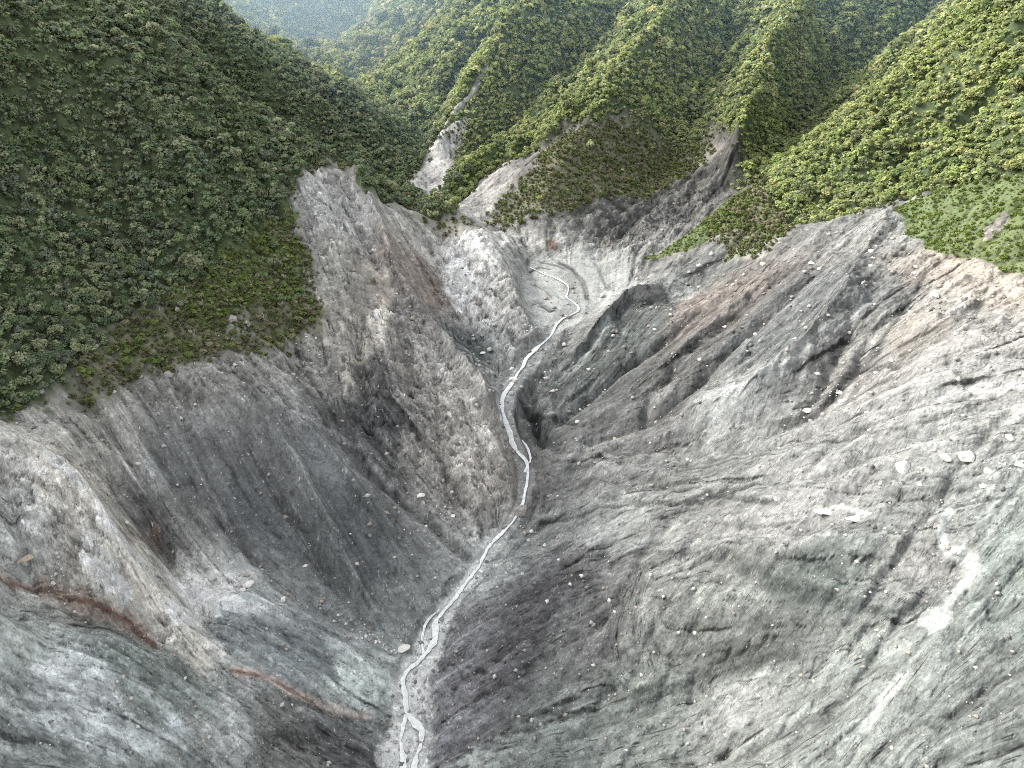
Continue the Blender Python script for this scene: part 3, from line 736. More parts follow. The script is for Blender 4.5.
pale = rl * np.clip(lines_p * 1.3, 0, .9) + .5 * rw * np.clip(sm(N2, 1.3, 2.6) * .45 + sm(N3, 1.4, 2.4) * .3, 0, .6) + ROCK * np.clip(PL * (.4 + .9 * sm(brk, -.3, .25)) * (.55 + .5 * np.clip(N2 * .5 + N1 * .4 + .4, 0, 1.2)), 0, 1)
pale = np.clip(pale, 0, 1) * .6
COL[:] = COL * (1 - pale[..., None]) + pale[..., None] * (COL * .5 + .26)
# scattered stones
sp = perlin(SS / .0028, np.log(GW) / .0028, 91); spm = fbm(lx * 3, ly * 3, 95, 3)
speck = ROCK * sm(sp, .66, .84) * sm(spm, -.1, .3)
paint(np.clip(speck, 0, 1), (212,210,205), .75)
paint(np.clip(BED * (.75 + .5 * brk), 0, 1), (164,163,161), .85)
paint(streak(RIVER_MAIN, 6.5, 1.6, .6) * BED * np.clip(.6 + 1.2 * brk, 0, 1), (120,119,117), .45)
paint(BED * sm(perlin(SS / .006, np.log(GW) / .006, 333), .25, .5), (200,198,194), .6)
# soil and undergrowth
g1 = fbm(lx * 6, ly * 6, 101, 4); g2 = fbm(lx * 22, ly * 22, 105, 3)
def vegpaint(mask, c0, c1, k):
    t = np.clip(.5 + .7 * g1 + .5 * g2, 0, 1)[..., None]
    c = lin(c0) * (1 - t) + lin(c1) * t
    m = np.clip(mask * k, 0, 1)[..., None]
    COL[:] = COL * (1 - m) + c.astype(f32) * m
BRUSH = blur(BRUSH, 14)
vegpaint(sm(BRUSH + .55 * g1 + .35 * g2 + .10 * N2, .35, .7), (80,80,60), (118,116,88), .9)
vegpaint(sm(GRASS + .3 * g1 + .25 * g2, .4, .65), (74,90,44), (98,114,58), .9)
vegpaint(GRASS * sm(cl + .5 * g1, .25, .5), (84,78,58), (104,96,72), .7)
vegpaint(FOREST, (58,70,44), (84,96,60), 1.0)
lum = (COL @ np.array([.21, .72, .07], f32))[..., None]
ds_ = (.52 * ROCK + .80 * VEG)[..., None]
COL = lum + (COL - lum) * ds_
ctr = np.clip(lum / .24, .05, 1.25) ** (.45 * ROCK[..., None])
COL = COL * ctr
peb = .55 * np.random.default_rng(5).standard_normal((NY, NX)).astype(f32) + 1.1 * perlin(SS / .0034, np.log(GW) / .0034, 231) + .9 * perlin(SS / .0075, np.log(GW) / .0075, 232)
COL *= 1 + .06 * peb[..., None] * (ROCK * .9 + .2)[..., None]
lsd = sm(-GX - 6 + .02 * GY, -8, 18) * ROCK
COL *= (1 + .62 * lsd - (.31 + .13 * sm(-GY, -180, -110)) * (1 - lsd) * ROCK)[..., None]  # evens out the light in the colour: shaded left lightened, sunlit right darkened
COL *= (1 - .24 * sm(GY, 320, 400) * ROCK)[..., None]  # sunlit rock up the valley darkened in its colour too
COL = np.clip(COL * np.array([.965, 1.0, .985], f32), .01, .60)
log('colour')

# ------------------------------------------------------------------ relief at every scale
u = GW
big = fbm(GX / 45, GY / 45, 121, 4)
H += (FOREST * 5.0 + BRUSH * 1.5 + ROCK * 1.2) * big * (1 - NEAR_BED)
rk = rw * (1 - NEAR_BED)
H -= ROCK * (1 - NEAR_BED) * u * .0010 * DK; H += ROCK * u * .0020 * PL * (1 - NEAR_BED)
H -= rk * u * (.0004 * ln3 + .0006 * ln4)
H += rk * u * (.0005 * N4)
H += rl * (1 - NEAR_BED) * u * (.0009 * np.tanh(M3 * 1.5) + .00045 * np.tanh(M2 * 1.2) - .0005 * sm(-M3, 1.15, 1.9) * pc - .0004 * sm(-M2, 1.1, 2.2) * pb)
# broken rock: tilted blocks and lumps in patches
def facets(x, y, seed, tilt=1.0):
    r = np.random.default_rng(seed); N = 256
    jx, jy = r.random((N, N)).astype(f32), r.random((N, N)).astype(f32)
    ax, ay, hz = (r.standard_normal((N, N)).astype(f32) for _ in range(3))
    xi, yi = np.floor(x).astype(np.int32), np.floor(y).astype(np.int32)
    bd = np.full(x.shape, 9., f32); h = np.zeros(x.shape, f32); v = np.zeros(x.shape, f32)
    for a in (-1, 0, 1):
        for b in (-1, 0, 1):
            p, q = (yi + a) & 255, (xi + b) & 255
            dx = x - (xi + b + jx[p, q]); dy = y - (yi + a + jy[p, q]); d = dx * dx + dy * dy
            m = d < bd; bd = np.where(m, d, bd)
            h = np.where(m, tilt * (dx * ax[p, q] + dy * ay[p, q]) + .45 * hz[p, q], h); v = np.where(m, hz[p, q], v)
    return h, v
# blocks are drawn out along the beds
ca_, sa_ = full(np.cos(resample(blur(ang[::6, ::6], 6), shp)), 1), full(np.sin(resample(blur(ang[::6, ::6], 6), shp)), 0)
wx_, wy_ = lx + .10 * WX * .2, ly + .10 * WY * .2
f1, v1 = facets(wx_ * 1.5 + .25 * cl, wy_ * 2.6 + .25 * cl2, 141)
f2, v2 = facets(wx_ * 4.2 + .3 * cl, wy_ * 7 + .3 * cl2, 142)
f3, v3 = facets(wx_ * 12 + .3 * cl2, wy_ * 17 + .3 * cl2, 143)
lm = sm(fbm(lx * 1.6, ly * 1.6, 151, 3), -.25, .3)
H += rk * u * (.0045 * blur(f1, 3) + .0011 * blur(f2, 1) * (.3 + .7 * lm) + .0004 * f3 * lm)
H += CRAG * rk * u * (.0045 * blur(f2, 1) + .0022 * f3)
COL *= (1 + CRAG * rw * (.13 * v2 + .12 * v3))[..., None]
lump = 1 - np.abs(fbm(lx * 7, ly * 7, 141, 3, .5)) * 3
H += rk * u * .0008 * lump * (.15 + .85 * lm)
COL *= (1 + rw * (.11 * v1 + .12 * v2 * (.4 + .6 * lm) + .07 * v3))[..., None]
H += FOREST * u * (.006 * N4) * (GY > 300)
rough = fbm(lx * 12, ly * 12, 131, 2)
H += ROCK * (1 - .8 * FLAT) * u * .0007 * rough + (BRUSH + GRASS) * u * .002 * g1
H += NEAR_BED * u * .0006 * g1
H += speck * u * .0003
log('relief')
# ------------------------------------------------------------------ materials
def new_mat(name):
    m = bpy.data.materials.new(name); m.use_nodes = True
    nt = m.node_tree; return m, nt, nt.nodes['Principled BSDF']
def node(nt, t, **kw):
    n = nt.nodes.new(t)
    for k, v in kw.items():
        if k in n.inputs: n.inputs[k].default_value = v
        else: setattr(n, k, v)
    return n
def noise(nt, scale, detail=5, rough=.6):
    tc = nt.nodes.get('geo') or nt.nodes.new('ShaderNodeNewGeometry'); tc.name = 'geo'
    n = nt.nodes.new('ShaderNodeTexNoise'); n.inputs['Scale'].default_value = scale; n.inputs['Detail'].default_value = detail; n.inputs['Roughness'].default_value = rough
    nt.links.new(tc.outputs['Position'], n.inputs['Vector']); return n
def mrange(nt, src, a, b, c, d):
    n = nt.nodes.new('ShaderNodeMapRange'); n.inputs[1].default_value = a; n.inputs[2].default_value = b; n.inputs[3].default_value = c; n.inputs[4].default_value = d
    nt.links.new(src, n.inputs[0]); return n.outputs[0]
def mul(nt, a, b):
    n = nt.nodes.new('ShaderNodeVectorMath'); n.operation = 'SCALE'; nt.links.new(a, n.inputs[0]); nt.links.new(b, n.inputs['Scale']); return n.outputs[0]
def math_(nt, op, a, b):
    n = nt.nodes.new('ShaderNodeMath'); n.operation = op
    for k, x in enumerate((a, b)):
        if isinstance(x, (int, float)): n.inputs[k].default_value = x
        else: nt.links.new(x, n.inputs[k])
    return n.outputs[0]

ground_mat, nt, bs = new_mat('eroded_slope')
at = node(nt, 'ShaderNodeAttribute', attribute_name='tone')
na = noise(nt, .9, 4, .68); nb = noise(nt, .16, 4, .6)
k = math_(nt, 'MULTIPLY', mrange(nt, na.outputs[0], .3, .7, .87, 1.13), mrange(nt, nb.outputs[0], .3, .7, .88, 1.12))
vo = nt.nodes.new('ShaderNodeTexVoronoi'); vo.inputs['Scale'].default_value = 1.1; nt.links.new(nt.nodes['geo'].outputs['Position'], vo.inputs['Vector'])
vs = nt.nodes.new('ShaderNodeSeparateColor'); nt.links.new(vo.outputs['Color'], vs.inputs[0])
k = math_(nt, 'MULTIPLY', k, mrange(nt, vs.outputs[0], 0, 1, .95, 1.05))
def mixv(a, b, t):
    n = nt.nodes.new('ShaderNodeMix'); nt.links.new(t, n.inputs[0]); nt.links.new(a, n.inputs[2]); nt.links.new(b, n.inputs[3]); return n.outputs[0]
def bedded(rz, stretch):
    # rock coordinates drawn out along the beds
    mp = nt.nodes.new('ShaderNodeMapping'); mp.inputs['Rotation'].default_value = (.25, .3, rz); mp.inputs['Scale'].default_value = (stretch, 1, 1.3)
    wn = nb; ad = nt.nodes.new('ShaderNodeVectorMath'); ad.operation = 'MULTIPLY_ADD'; ad.inputs[1].default_value = (9, 9, 9)
    nt.links.new(wn.outputs['Color'], ad.inputs[0]); nt.links.new(nt.nodes['geo'].outputs['Position'], ad.inputs[2]); nt.links.new(ad.outputs[0], mp.inputs['Vector'])
    return mp.outputs[0]
sepx = nt.nodes.new('ShaderNodeSeparateXYZ'); nt.links.new(nt.nodes['geo'].outputs['Position'], sepx.inputs[0])
side_ = mrange(nt, math_(nt, 'ADD', sepx.outputs[0], math_(nt, 'MULTIPLY', nb.outputs[0], 30)), 6, 9, 0, 1)
mv = nt.nodes.new('ShaderNodeMix'); mv.data_type = 'VECTOR'; nt.links.new(side_, mv.inputs[0]); nt.links.new(bedded(-.9, .5), mv.inputs[4]); nt.links.new(bedded(.35, .3), mv.inputs[5])
def vor(scale, feature):
    a = nt.nodes.new('ShaderNodeTexVoronoi'); a.feature = feature; a.inputs['Scale'].default_value = scale; nt.links.new(mv.outputs[1], a.inputs['Vector']); return a
def tone_of(v, w):
    c = nt.nodes.new('ShaderNodeSeparateColor'); nt.links.new(v.outputs['Color'], c.inputs[0]); return mrange(nt, c.outputs[0], 0, 1, 1 - w, 1 + w)
shd = math_(nt, 'MULTIPLY', tone_of(vor(.34, 'F1'), .17), tone_of(vor(1.0, 'F1'), .15))
shd = math_(nt, 'MULTIPLY', shd, mrange(nt, vor(.34, 'DISTANCE_TO_EDGE').outputs['Distance'], 0, .07, .6, 1.0))
ra = node(nt, 'ShaderNodeAttribute', attribute_name='bare')
k = math_(nt, 'MULTIPLY', k, mixv(mrange(nt, nb.outputs[0], 0, 1, 1, 1), shd, ra.outputs['Fac']))
nt.links.new(mul(nt, at.outputs['Color'], k), bs.inputs['Base Color'])
bs.inputs['Roughness'].default_value = .88; bs.inputs['Specular IOR Level'].default_value = .2
bp = node(nt, 'ShaderNodeBump', Strength=.7, Distance=.5); nt.links.new(na.outputs[0], bp.inputs['Height']); nt.links.new(bp.outputs[0], bs.inputs['Normal'])

def make_leaf(name):
    m, nt, bs = new_mat(name)
    at = node(nt, 'ShaderNodeAttribute', attribute_name='tone')
    oi = nt.nodes.new('ShaderNodeObjectInfo')
    k = mrange(nt, oi.outputs['Random'], 0, 1, .82, 1.22)
    c = mul(nt, at.outputs['Color'], k)
    nt.links.new(c, bs.inputs['Base Color']); bs.inputs['Roughness'].default_value = .75; bs.inputs['Specular IOR Level'].default_value = .15
    tr = nt.nodes.new('ShaderNodeBsdfTranslucent'); nt.links.new(c, tr.inputs['Color'])
    mx_ = nt.nodes.new('ShaderNodeMixShader'); mx_.inputs[0].default_value = .4
    nt.links.new(bs.outputs[0], mx_.inputs[1]); nt.links.new(tr.outputs[0], mx_.inputs[2]); nt.links.new(mx_.outputs[0], nt.nodes['Material Output'].inputs['Surface'])
    return m
leaf_mat = make_leaf('leaves')
bark_mat, nt, bs = new_mat('bark'); n = noise(nt, 3); r = nt.nodes.new('ShaderNodeValToRGB'); nt.links.new(n.outputs[0], r.inputs[0])
r.color_ramp.elements[0].color = (.05, .04, .03, 1); r.color_ramp.elements[1].color = (.2, .17, .14, 1); nt.links.new(r.outputs[0], bs.inputs['Base Color']); bs.inputs['Roughness'].default_value = .9
def stone(name, a, b):
    m, nt, bs = new_mat(name); n = noise(nt, .8, 6, .65); r = nt.nodes.new('ShaderNodeValToRGB'); nt.links.new(n.outputs[0], r.inputs[0])
    r.color_ramp.elements[0].position = .3; r.color_ramp.elements[1].position = .65
    r.color_ramp.elements[0].color = (*lin(a), 1); r.color_ramp.elements[1].color = (*lin(b), 1); nt.links.new(r.outputs[0], bs.inputs['Base Color']); bs.inputs['Roughness'].default_value = .9
    bp = node(nt, 'ShaderNodeBump', Strength=.6, Distance=.4); nt.links.new(n.outputs[0], bp.inputs['Height']); nt.links.new(bp.outputs[0], bs.inputs['Normal'])
    return m
pale_stone = stone('pale_stone', (186,183,178), (230,227,221))
tan_stone = stone('tan_stone', (150,138,122), (196,182,160))
grey_stone = stone('grey_stone', (112,109,106), (172,166,161))
water_mat, nt, bs = new_mat('silty_water'); n = noise(nt, .7, 5, .65); r = nt.nodes.new('ShaderNodeValToRGB'); nt.links.new(n.outputs[0], r.inputs[0])
r.color_ramp.elements[0].position = .25; r.color_ramp.elements[1].position = .78
r.color_ramp.elements[0].color = (*lin((172,176,175)), 1); r.color_ramp.elements[1].color = (*lin((242,244,243)), 1); nt.links.new(r.outputs[0], bs.inputs['Base Color'])
bs.inputs['Roughness'].default_value = .35; bp = node(nt, 'ShaderNodeBump', Strength=.15, Distance=.2); nt.links.new(n.outputs[0], bp.inputs['Height']); nt.links.new(bp.outputs[0], bs.inputs['Normal'])

def mesh_obj(name, co, faces, mat, parent=None, tone=None, dom='POINT', smooth=False):
    me = bpy.data.meshes.new(name)
    co = np.ascontiguousarray(co, f32); faces = np.ascontiguousarray(faces, np.int32); k = faces.shape[1]
    me.vertices.add(len(co)); me.vertices.foreach_set('co', co.ravel())
    me.loops.add(faces.size); me.loops.foreach_set('vertex_index', faces.ravel())
    me.polygons.add(len(faces)); me.polygons.foreach_set('loop_start', np.arange(0, faces.size, k, dtype=np.int32)); me.polygons.foreach_set('loop_total', np.full(len(faces), k, np.int32))
    if smooth: me.polygons.foreach_set('use_smooth', np.ones(len(faces), bool))
    me.update(calc_edges=True)
    if tone is not None:
        a = me.attributes.new('tone', 'FLOAT_COLOR', dom)
        a.data.foreach_set('color', np.concatenate([tone, np.ones((len(tone), 1))], 1).astype(f32).ravel())
    me.materials.append(mat)
    o = bpy.data.objects.new(name, me); C.objects.link(o)
    if parent: o.parent = parent
    return o
def tag(o, label=None, cat=None, group=None, kind=None):
    for k, v in (('label', label), ('category', cat), ('group', group), ('kind', kind)):
        if v: o[k] = v
    return o
def quads(ny, nx):
    a = (np.arange(ny - 1)[:, None] * nx + np.arange(nx - 1)[None]).ravel()
    return np.stack([a, a + 1, a + nx + 1, a + nx], 1)

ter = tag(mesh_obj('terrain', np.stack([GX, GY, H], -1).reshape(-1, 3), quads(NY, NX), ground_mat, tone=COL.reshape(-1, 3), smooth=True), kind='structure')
ba = ter.data.attributes.new('bare', 'FLOAT', 'POINT'); ba.data.foreach_set('value', np.clip(ROCK * (1 - .3 * FLAT) * (.45 + .55 * patchy), 0, 1).astype(f32).ravel())
log('terrain')

# far mountain beyond the valley mouth
ny, nx = 260, 420
fx = np.linspace(-3200, 3200, nx)[None].repeat(ny, 0); fy = np.linspace(1250, 4200, ny)[:, None].repeat(nx, 1)
fz = -160 + (fy - 1250) * .42 + 90 * fbm(fx / 420, fy / 700, 201, 5) + 40 * np.abs(fbm(fx / 150, fy / 500, 207, 4))
sc = sm(fbm(fx / 60, fy / 400, 211, 3), .22, .4) * sm(np.abs(fx + 620), 260, 60) 
ft = fbm(fx / 25, fy / 25, 215, 3)[..., None] * .5 + .5
fc = lin((52,66,44)) * (1 - ft) + lin((82,96,60)) * ft
fc = fc * (1 - sc[..., None]) + lin((170,165,158)) * sc[..., None]
fz += 6 * fbm(fx / 14, fy / 14, 219, 2)
tag(mesh_obj('far_mountain', np.stack([fx, fy, fz], -1).reshape(-1, 3), quads(ny, nx), ground_mat, tone=fc.reshape(-1, 3), smooth=True), kind='structure')

# ------------------------------------------------------------------ water
def ribbon(name, px, wpx, lift, mat, step=4, under=False):
    w = smooth_line(march(*np.array(densify(px, step)).T, A=H), 3)
    n = len(w); wd = np.interp(np.linspace(0, 1, n), np.linspace(0, 1, len(wpx)), wpx) * np.array([mpx(p) for p in w])
    tan = np.gradient(w, axis=0); tan[:, 2] = 0; tan /= np.linalg.norm(tan, axis=1)[:, None] + 1e-9
    nrm = np.stack([-tan[:, 1], tan[:, 0], np.zeros(n)], 1)
    jit = .55 + .5 * np.sin(np.arange(n) * .7 + len(px)) * rng.random(n) + .5 * rng.random(n) ** 2; jit2 = .55 + .5 * np.sin(np.arange(n) * .5 + 2) * rng.random(n) + .5 * rng.random(n) ** 2
    rows = []
    for q in np.linspace(-1, 1, 7):
        x = w + nrm * (q * wd * .5 * np.where(q < 0, jit, jit2))[:, None]
        x[:, 2] = w[:, 2] + lift - .12 * q * q
        rows.append(x)
    co = np.stack(rows, 1).reshape(-1, 3)
    return mesh_obj(name, co, quads(n, 7), mat, smooth=True)
# ------------------------------------------------------------------ trees
def leaf_cloud(seed, n, clumps, quad, flat=1.0):
    """leaf faces spread through a lumpy crown of radius ~1; returns vertices (n,4,3) and a light/dark value for each face"""
    r = np.random.default_rng(seed)
    k = clumps
    th = r.random(k) * 6.283; rr = np.sqrt(r.random(k)) * .66
    cen = np.stack([rr * np.cos(th), rr * np.sin(th), (.55 - .75 * rr ** 1.6 + .22 * (r.random(k) - .5)) * flat], 1)
    rad = .26 + .22 * r.random(k)
    which = r.integers(0, k, n)
    d = r.standard_normal((n, 3)); d /= np.linalg.norm(d, axis=1)[:, None]
    d[:, 2] = np.where(r.random(n) < .75, np.abs(d[:, 2]), d[:, 2])
    p = cen[which] + d * rad[which, None] * (.72 + .38 * r.random((n, 1)))
    low = r.random(n) < .10
    p[low] = np.stack([(r.random(low.sum()) - .5) * 1.1, (r.random(low.sum()) - .5) * 1.1, -.35 + .4 * r.random(low.sum())], 1)
    nn = d * .9 + np.array([0, 0, .6]) + .38 * r.standard_normal((n, 3)); nn /= np.linalg.norm(nn, axis=1)[:, None]
    a = np.cross(nn, r.standard_normal((n, 3))); a /= np.linalg.norm(a, axis=1)[:, None]; b = np.cross(nn, a)
    s = quad * (.6 + .8 * r.random((n, 1)))
    q = np.stack([p - a * s, p - b * s * .7, p + a * s, p + b * s * .7], 1)
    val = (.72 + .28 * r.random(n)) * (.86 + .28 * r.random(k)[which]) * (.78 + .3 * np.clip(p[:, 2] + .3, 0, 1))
    return q.astype(f32), val.astype(f32)
GREENS = np.array([lin(c) for c in [(96,112,70),(108,122,76),(88,106,72),(120,128,84),(102,112,86),(130,134,94),(94,102,76),(114,130,80)]])

sl_y, sl_x = np.gradient(H)                        # only used to keep crowns off cliffs
def at_ground(X, Y): 
    i, j = to_idx(X, Y); return bil(H, i, j)
def mask_at(M, X, Y):
    i, j = to_idx(X, Y); return bil(M, i, j)
def seen(X, Y, Z, lift):
    """is a point `lift` above the ground in sight of the drone (generous, so that a step aside still finds its trees)"""
    ok = np.ones(len(X), bool)
    for t in np.linspace(.25, .97, 46):
        ok &= at_ground(X * t, Y * t) < (Z + lift) * t + .5
    return ok
cand = []
for y0, y1, sp_ in ((150, 420, 2.8), (420, 640, 3.0), (640, 960, 3.9), (960, 1320, 7)):
    xs = np.arange(-1.3 * y1, 1.3 * y1, sp_); ys = np.arange(y0 - y1, y1 + y1, sp_)
    X, Y = np.meshgrid(xs, ys); X = X.ravel(); Y = Y.ravel()
    X = X + (rng.random(len(X)) - .5) * sp_ * 1.3; Y = Y + (rng.random(len(X)) - .5) * sp_ * 1.3
    c_, s_ = math.cos(.6), math.sin(.6); ym = (y0 + y1) / 2
    X, Y = X * c_ - (Y - ym) * s_, ym + X * s_ + (Y - ym) * c_
    k_ = (Y >= y0) & (Y < y1); X, Y = X[k_], Y[k_]
    cand.append(np.stack([X, Y, np.full(len(X), sp_)], 1))
cand = np.concatenate(cand)
# steep ground holds more trees per map metre
e_ = 4.0
gx_ = (at_ground(cand[:, 0] + e_, cand[:, 1]) - at_ground(cand[:, 0] - e_, cand[:, 1])) / (2 * e_); gy_ = (at_ground(cand[:, 0], cand[:, 1] + e_) - at_ground(cand[:, 0], cand[:, 1] - e_)) / (2 * e_)
st_ = np.sqrt(1 + gx_ ** 2 + gy_ ** 2)
for add in (1.0, 2.0):
    m = rng.random(len(st_)) < np.clip((st_ - add) * 1.1, 0, 1)
    ex = cand[:len(st_)][m].copy(); ex[:, :2] += rng.normal(0, 1, (len(ex), 2)) * ex[:, 2:3] * .5; cand = np.concatenate([cand, ex])
Z = at_ground(cand[:, 0], cand[:, 1])
u_, v_, d_ = project(cand[:, 0], cand[:, 1], Z)
ok = (u_ > -90) & (u_ < 1114) & (v_ > -75) & (v_ < 560)
cand, Z = cand[ok], Z[ok]
dens = mask_at(FOREST, cand[:, 0], cand[:, 1]) + .17 * mask_at(BRUSH, cand[:, 0], cand[:, 1]) + .14 * mask_at(GRASS, cand[:, 0], cand[:, 1])
ok = rng.random(len(cand)) < sm(dens, .1, .8) * .97
cand, Z = cand[ok], Z[ok]
ok = seen(cand[:, 0], cand[:, 1], Z, 22)
cand, Z = cand[ok], Z[ok]
nT = len(cand)
fm = mask_at(FOREST, cand[:, 0], cand[:, 1])
big_ = fbm(cand[:, 0] / 40, cand[:, 1] / 40, 301, 3)
R = cand[:, 2] * (.54 + .55 * rng.random(nT) ** 1.8 + .22 * big_) * (.62 + .38 * sm(fm, .3, .9))
R *= np.where(rng.random(nT) < .05, 1.5, 1) * (1 + .55 * fbm(cand[:, 0] / 22, cand[:, 1] / 22, 331, 2))
HT = R * (.55 + .5 * rng.random(nT))              # how far the crown's middle stands above the ground
ROT = rng.random(nT) * 6.283
tone_i = np.clip(((fbm(cand[:, 0] / 60, cand[:, 1] / 60, 311, 3) + .5) * 8 + rng.normal(0, 1.9, nT)), 0, 7.99).astype(int)
TCOL = GREENS[tone_i] * (.8 + .4 * rng.random((nT, 1)))
# sun and shade put into leaf colour: darker, greyer left, paler sunlit slopes opposite
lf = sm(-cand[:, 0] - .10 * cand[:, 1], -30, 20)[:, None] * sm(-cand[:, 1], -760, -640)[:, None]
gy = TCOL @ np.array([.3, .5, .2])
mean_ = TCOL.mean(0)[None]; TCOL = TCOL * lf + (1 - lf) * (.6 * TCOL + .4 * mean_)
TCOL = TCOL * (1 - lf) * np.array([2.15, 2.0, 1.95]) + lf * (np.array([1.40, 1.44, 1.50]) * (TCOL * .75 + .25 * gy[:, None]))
dist = np.sqrt(cand[:, 0] ** 2 + cand[:, 1] ** 2 + Z ** 2)
u_, v_, d_ = project(cand[:, 0], cand[:, 1], Z + HT)
inside = (u_ > 4) & (u_ < 1020) & (v_ > 4) & (v_ < 700) & seen(cand[:, 0], cand[:, 1], Z + HT, R * .4)
order = np.argsort(-np.where(inside, R / dist, 0))
near = order[:300]; rest = order[300:]
log('trees', nT)

NV = 8
def stack_trees(idx, n, quad, seed, clumps):
    """one merged mesh of the trees in idx, each from one of a few crown shapes, turned and scaled"""
    prot = [leaf_cloud(seed + k, n, clumps, quad) for k in range(NV)]
    co, tone = [], []
    var = rng.integers(0, NV, len(idx))
    for k in range(NV):
        t = idx[var == k]
        if len(t) == 0: continue
        q, val = prot[k]
        c, s = np.cos(ROT[t])[:, None, None], np.sin(ROT[t])[:, None, None]
        x = q[None, :, :, 0] * c - q[None, :, :, 1] * s; y = q[None, :, :, 0] * s + q[None, :, :, 1] * c
        r_ = R[t][:, None, None]
        P_ = np.stack([x * r_ + cand[t, 0][:, None, None], y * r_ + cand[t, 1][:, None, None], q[None, :, :, 2] * r_ * 1.05 + (Z[t] + HT[t])[:, None, None]], -1)
        co.append(P_.reshape(-1, 3).astype(f32))
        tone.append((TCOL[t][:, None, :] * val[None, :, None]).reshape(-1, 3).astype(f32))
    return np.concatenate(co), np.concatenate(tone)
def trunk_mesh(lobes):
    co, fa = [], []
    def tube(a, b, ra, rb, m=6):
        a = np.array(a, float); b = np.array(b, float); t = (b - a) / np.linalg.norm(b - a)
        e = np.cross(t, (0.3, 1, .2)); e /= np.linalg.norm(e); g = np.cross(t, e); k0_ = len(co)
        for c_, r_ in ((a, ra), (b, rb)):
            for k in range(m):
                q = 6.283 * k / m; co.append(c_ + (e * math.cos(q) + g * math.sin(q)) * r_)
        for k in range(m): fa.append((k0_ + k, k0_ + (k + 1) % m, k0_ + m + (k + 1) % m, k0_ + m + k))
    tube((0, 0, -.5), (.03, .02, .75), .10, .07)
    for k in range(lobes):
        q = 6.283 * k / lobes + .4; tube((.03, .02, .55 + .06 * k), (.5 * math.cos(q), .5 * math.sin(q), 1.25), .05, .018, 5)
    return np.array(co), np.array(fa)
dd = dist[rest]
bands = [(0, 430, 96, .24, 8), (430, 640, 56, .31, 7), (640, 1e9, 30, .42, 6)]
co, tone = [], []
for bi_, (d0, d1, n, qd, cl_) in enumerate(bands):
    idx = rest[(dd >= d0) & (dd < d1)]
    if len(idx):
        a, b = stack_trees(idx, n, qd, 400 + 20 * bi_, cl_); co.append(a); tone.append(b)
        log('band', bi_, len(idx))
co = np.concatenate(co); tone = np.concatenate(tone)
tag(mesh_obj('forest', co, np.arange(len(co)).reshape(-1, 4), leaf_mat, tone=tone, dom='FACE'), kind='stuff')
del co, tone
# the trees that show largest, each its own
crown_src, trunk_src = [], []
for k in range(16):
    q, val = leaf_cloud(800 + k, 420, 12, .145)
    g = GREENS[k % 8]
    g = np.array([1.40, 1.44, 1.50]) * (g * .75 + .25 * g.mean()) if k < 8 else g * np.array([2.15, 2.0, 1.95])  # sun and shade tints again: shaded left set first, sunlit right set after
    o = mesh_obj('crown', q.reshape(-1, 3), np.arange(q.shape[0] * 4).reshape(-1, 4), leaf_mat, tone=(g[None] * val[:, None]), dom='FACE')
    crown_src.append(o)
for k in range(2):
    tc, tfc = trunk_mesh(4 + k); trunk_src.append(mesh_obj('trunk', tc, tfc, bark_mat))
used_c, used_t = set(), set()
for t in near:
    e = bpy.data.objects.new('tree', None); C.objects.link(e); e.location = (cand[t, 0], cand[t, 1], Z[t]); e.rotation_euler = (0, 0, ROT[t]); e.empty_display_size = 1
    k = int(rng.integers(0, 8)) + (0 if cand[t, 0] < 0 else 8)
    if k in used_c: o = crown_src[k].copy(); C.objects.link(o)
    else: o = crown_src[k]; used_c.add(k)
    o.parent = e; o.location = (0, 0, HT[t]); o.scale = (R[t], R[t], R[t] * 1.05)
    k = t % 2
    if k in used_t: o = trunk_src[k].copy(); C.objects.link(o)
    else: o = trunk_src[k]; used_t.add(k)
    o.parent = e; h = float(HT[t]); o.scale = (h * .8, h * .8, h * .8)
    if cand[t, 0] < 0: tag(e, 'dense green broadleaf tree in the closed forest of the shaded left mountainside', 'tree', 'trees on the left mountainside')
    else: tag(e, 'dense green broadleaf tree in the sunlit forest of the right hand spur', 'tree', 'trees on the right hand spur')
for k in range(16):
    if k not in used_c: bpy.data.objects.remove(crown_src[k])
log("near trees")

# low growth
def tufts(name, M, spacing, r0, r1, n, quad, cols, thr, ymax=620):
    xs = np.arange(-420, 420, spacing); ys = np.arange(150, ymax, spacing)
    X, Y = np.meshgrid(xs, ys); X = X.ravel() + (rng.random(X.size) - .5) * spacing; Y = Y.ravel() + (rng.random(Y.size) - .5) * spacing
    m = mask_at(M, X, Y) + .25 * mask_at(g2, X, Y) + .35 * mask_at(g1, X, Y)
    z = at_ground(X, Y); uu, vv, _ = project(X, Y, z)
    ok = (m > thr) & (uu > -60) & (uu < 1084) & (vv > -40) & (rng.random(len(X)) < .8)
    X, Y, z = X[ok], Y[ok], z[ok]; ok = seen(X, Y, z, 6); X, Y, z = X[ok], Y[ok], z[ok]
    r_ = r0 + (r1 - r0) * rng.random(len(X)) ** 2
    cs = np.array([lin(c) for c in cols])[rng.integers(0, len(cols), len(X))] * (.75 + .5 * rng.random((len(X), 1)))
    co, tn = [], []
    for k in range(6):
        t = np.nonzero(np.arange(len(X)) % 6 == k)[0]; q, val = leaf_cloud(900 + k, n, 4, quad)
        co.append((q[None] * r_[t][:, None, None, None] + np.stack([X[t], Y[t], z[t] + r_[t] * .3], 1)[:, None, None, :]).reshape(-1, 3)); tn.append((cs[t][:, None] * val[None, :, None]).reshape(-1, 3))
    co = np.concatenate(co); log(name, len(X))
    tag(mesh_obj(name, co, np.arange(len(co)).reshape(-1, 4), leaf_mat, tone=np.concatenate(tn), dom='FACE'), kind='stuff')
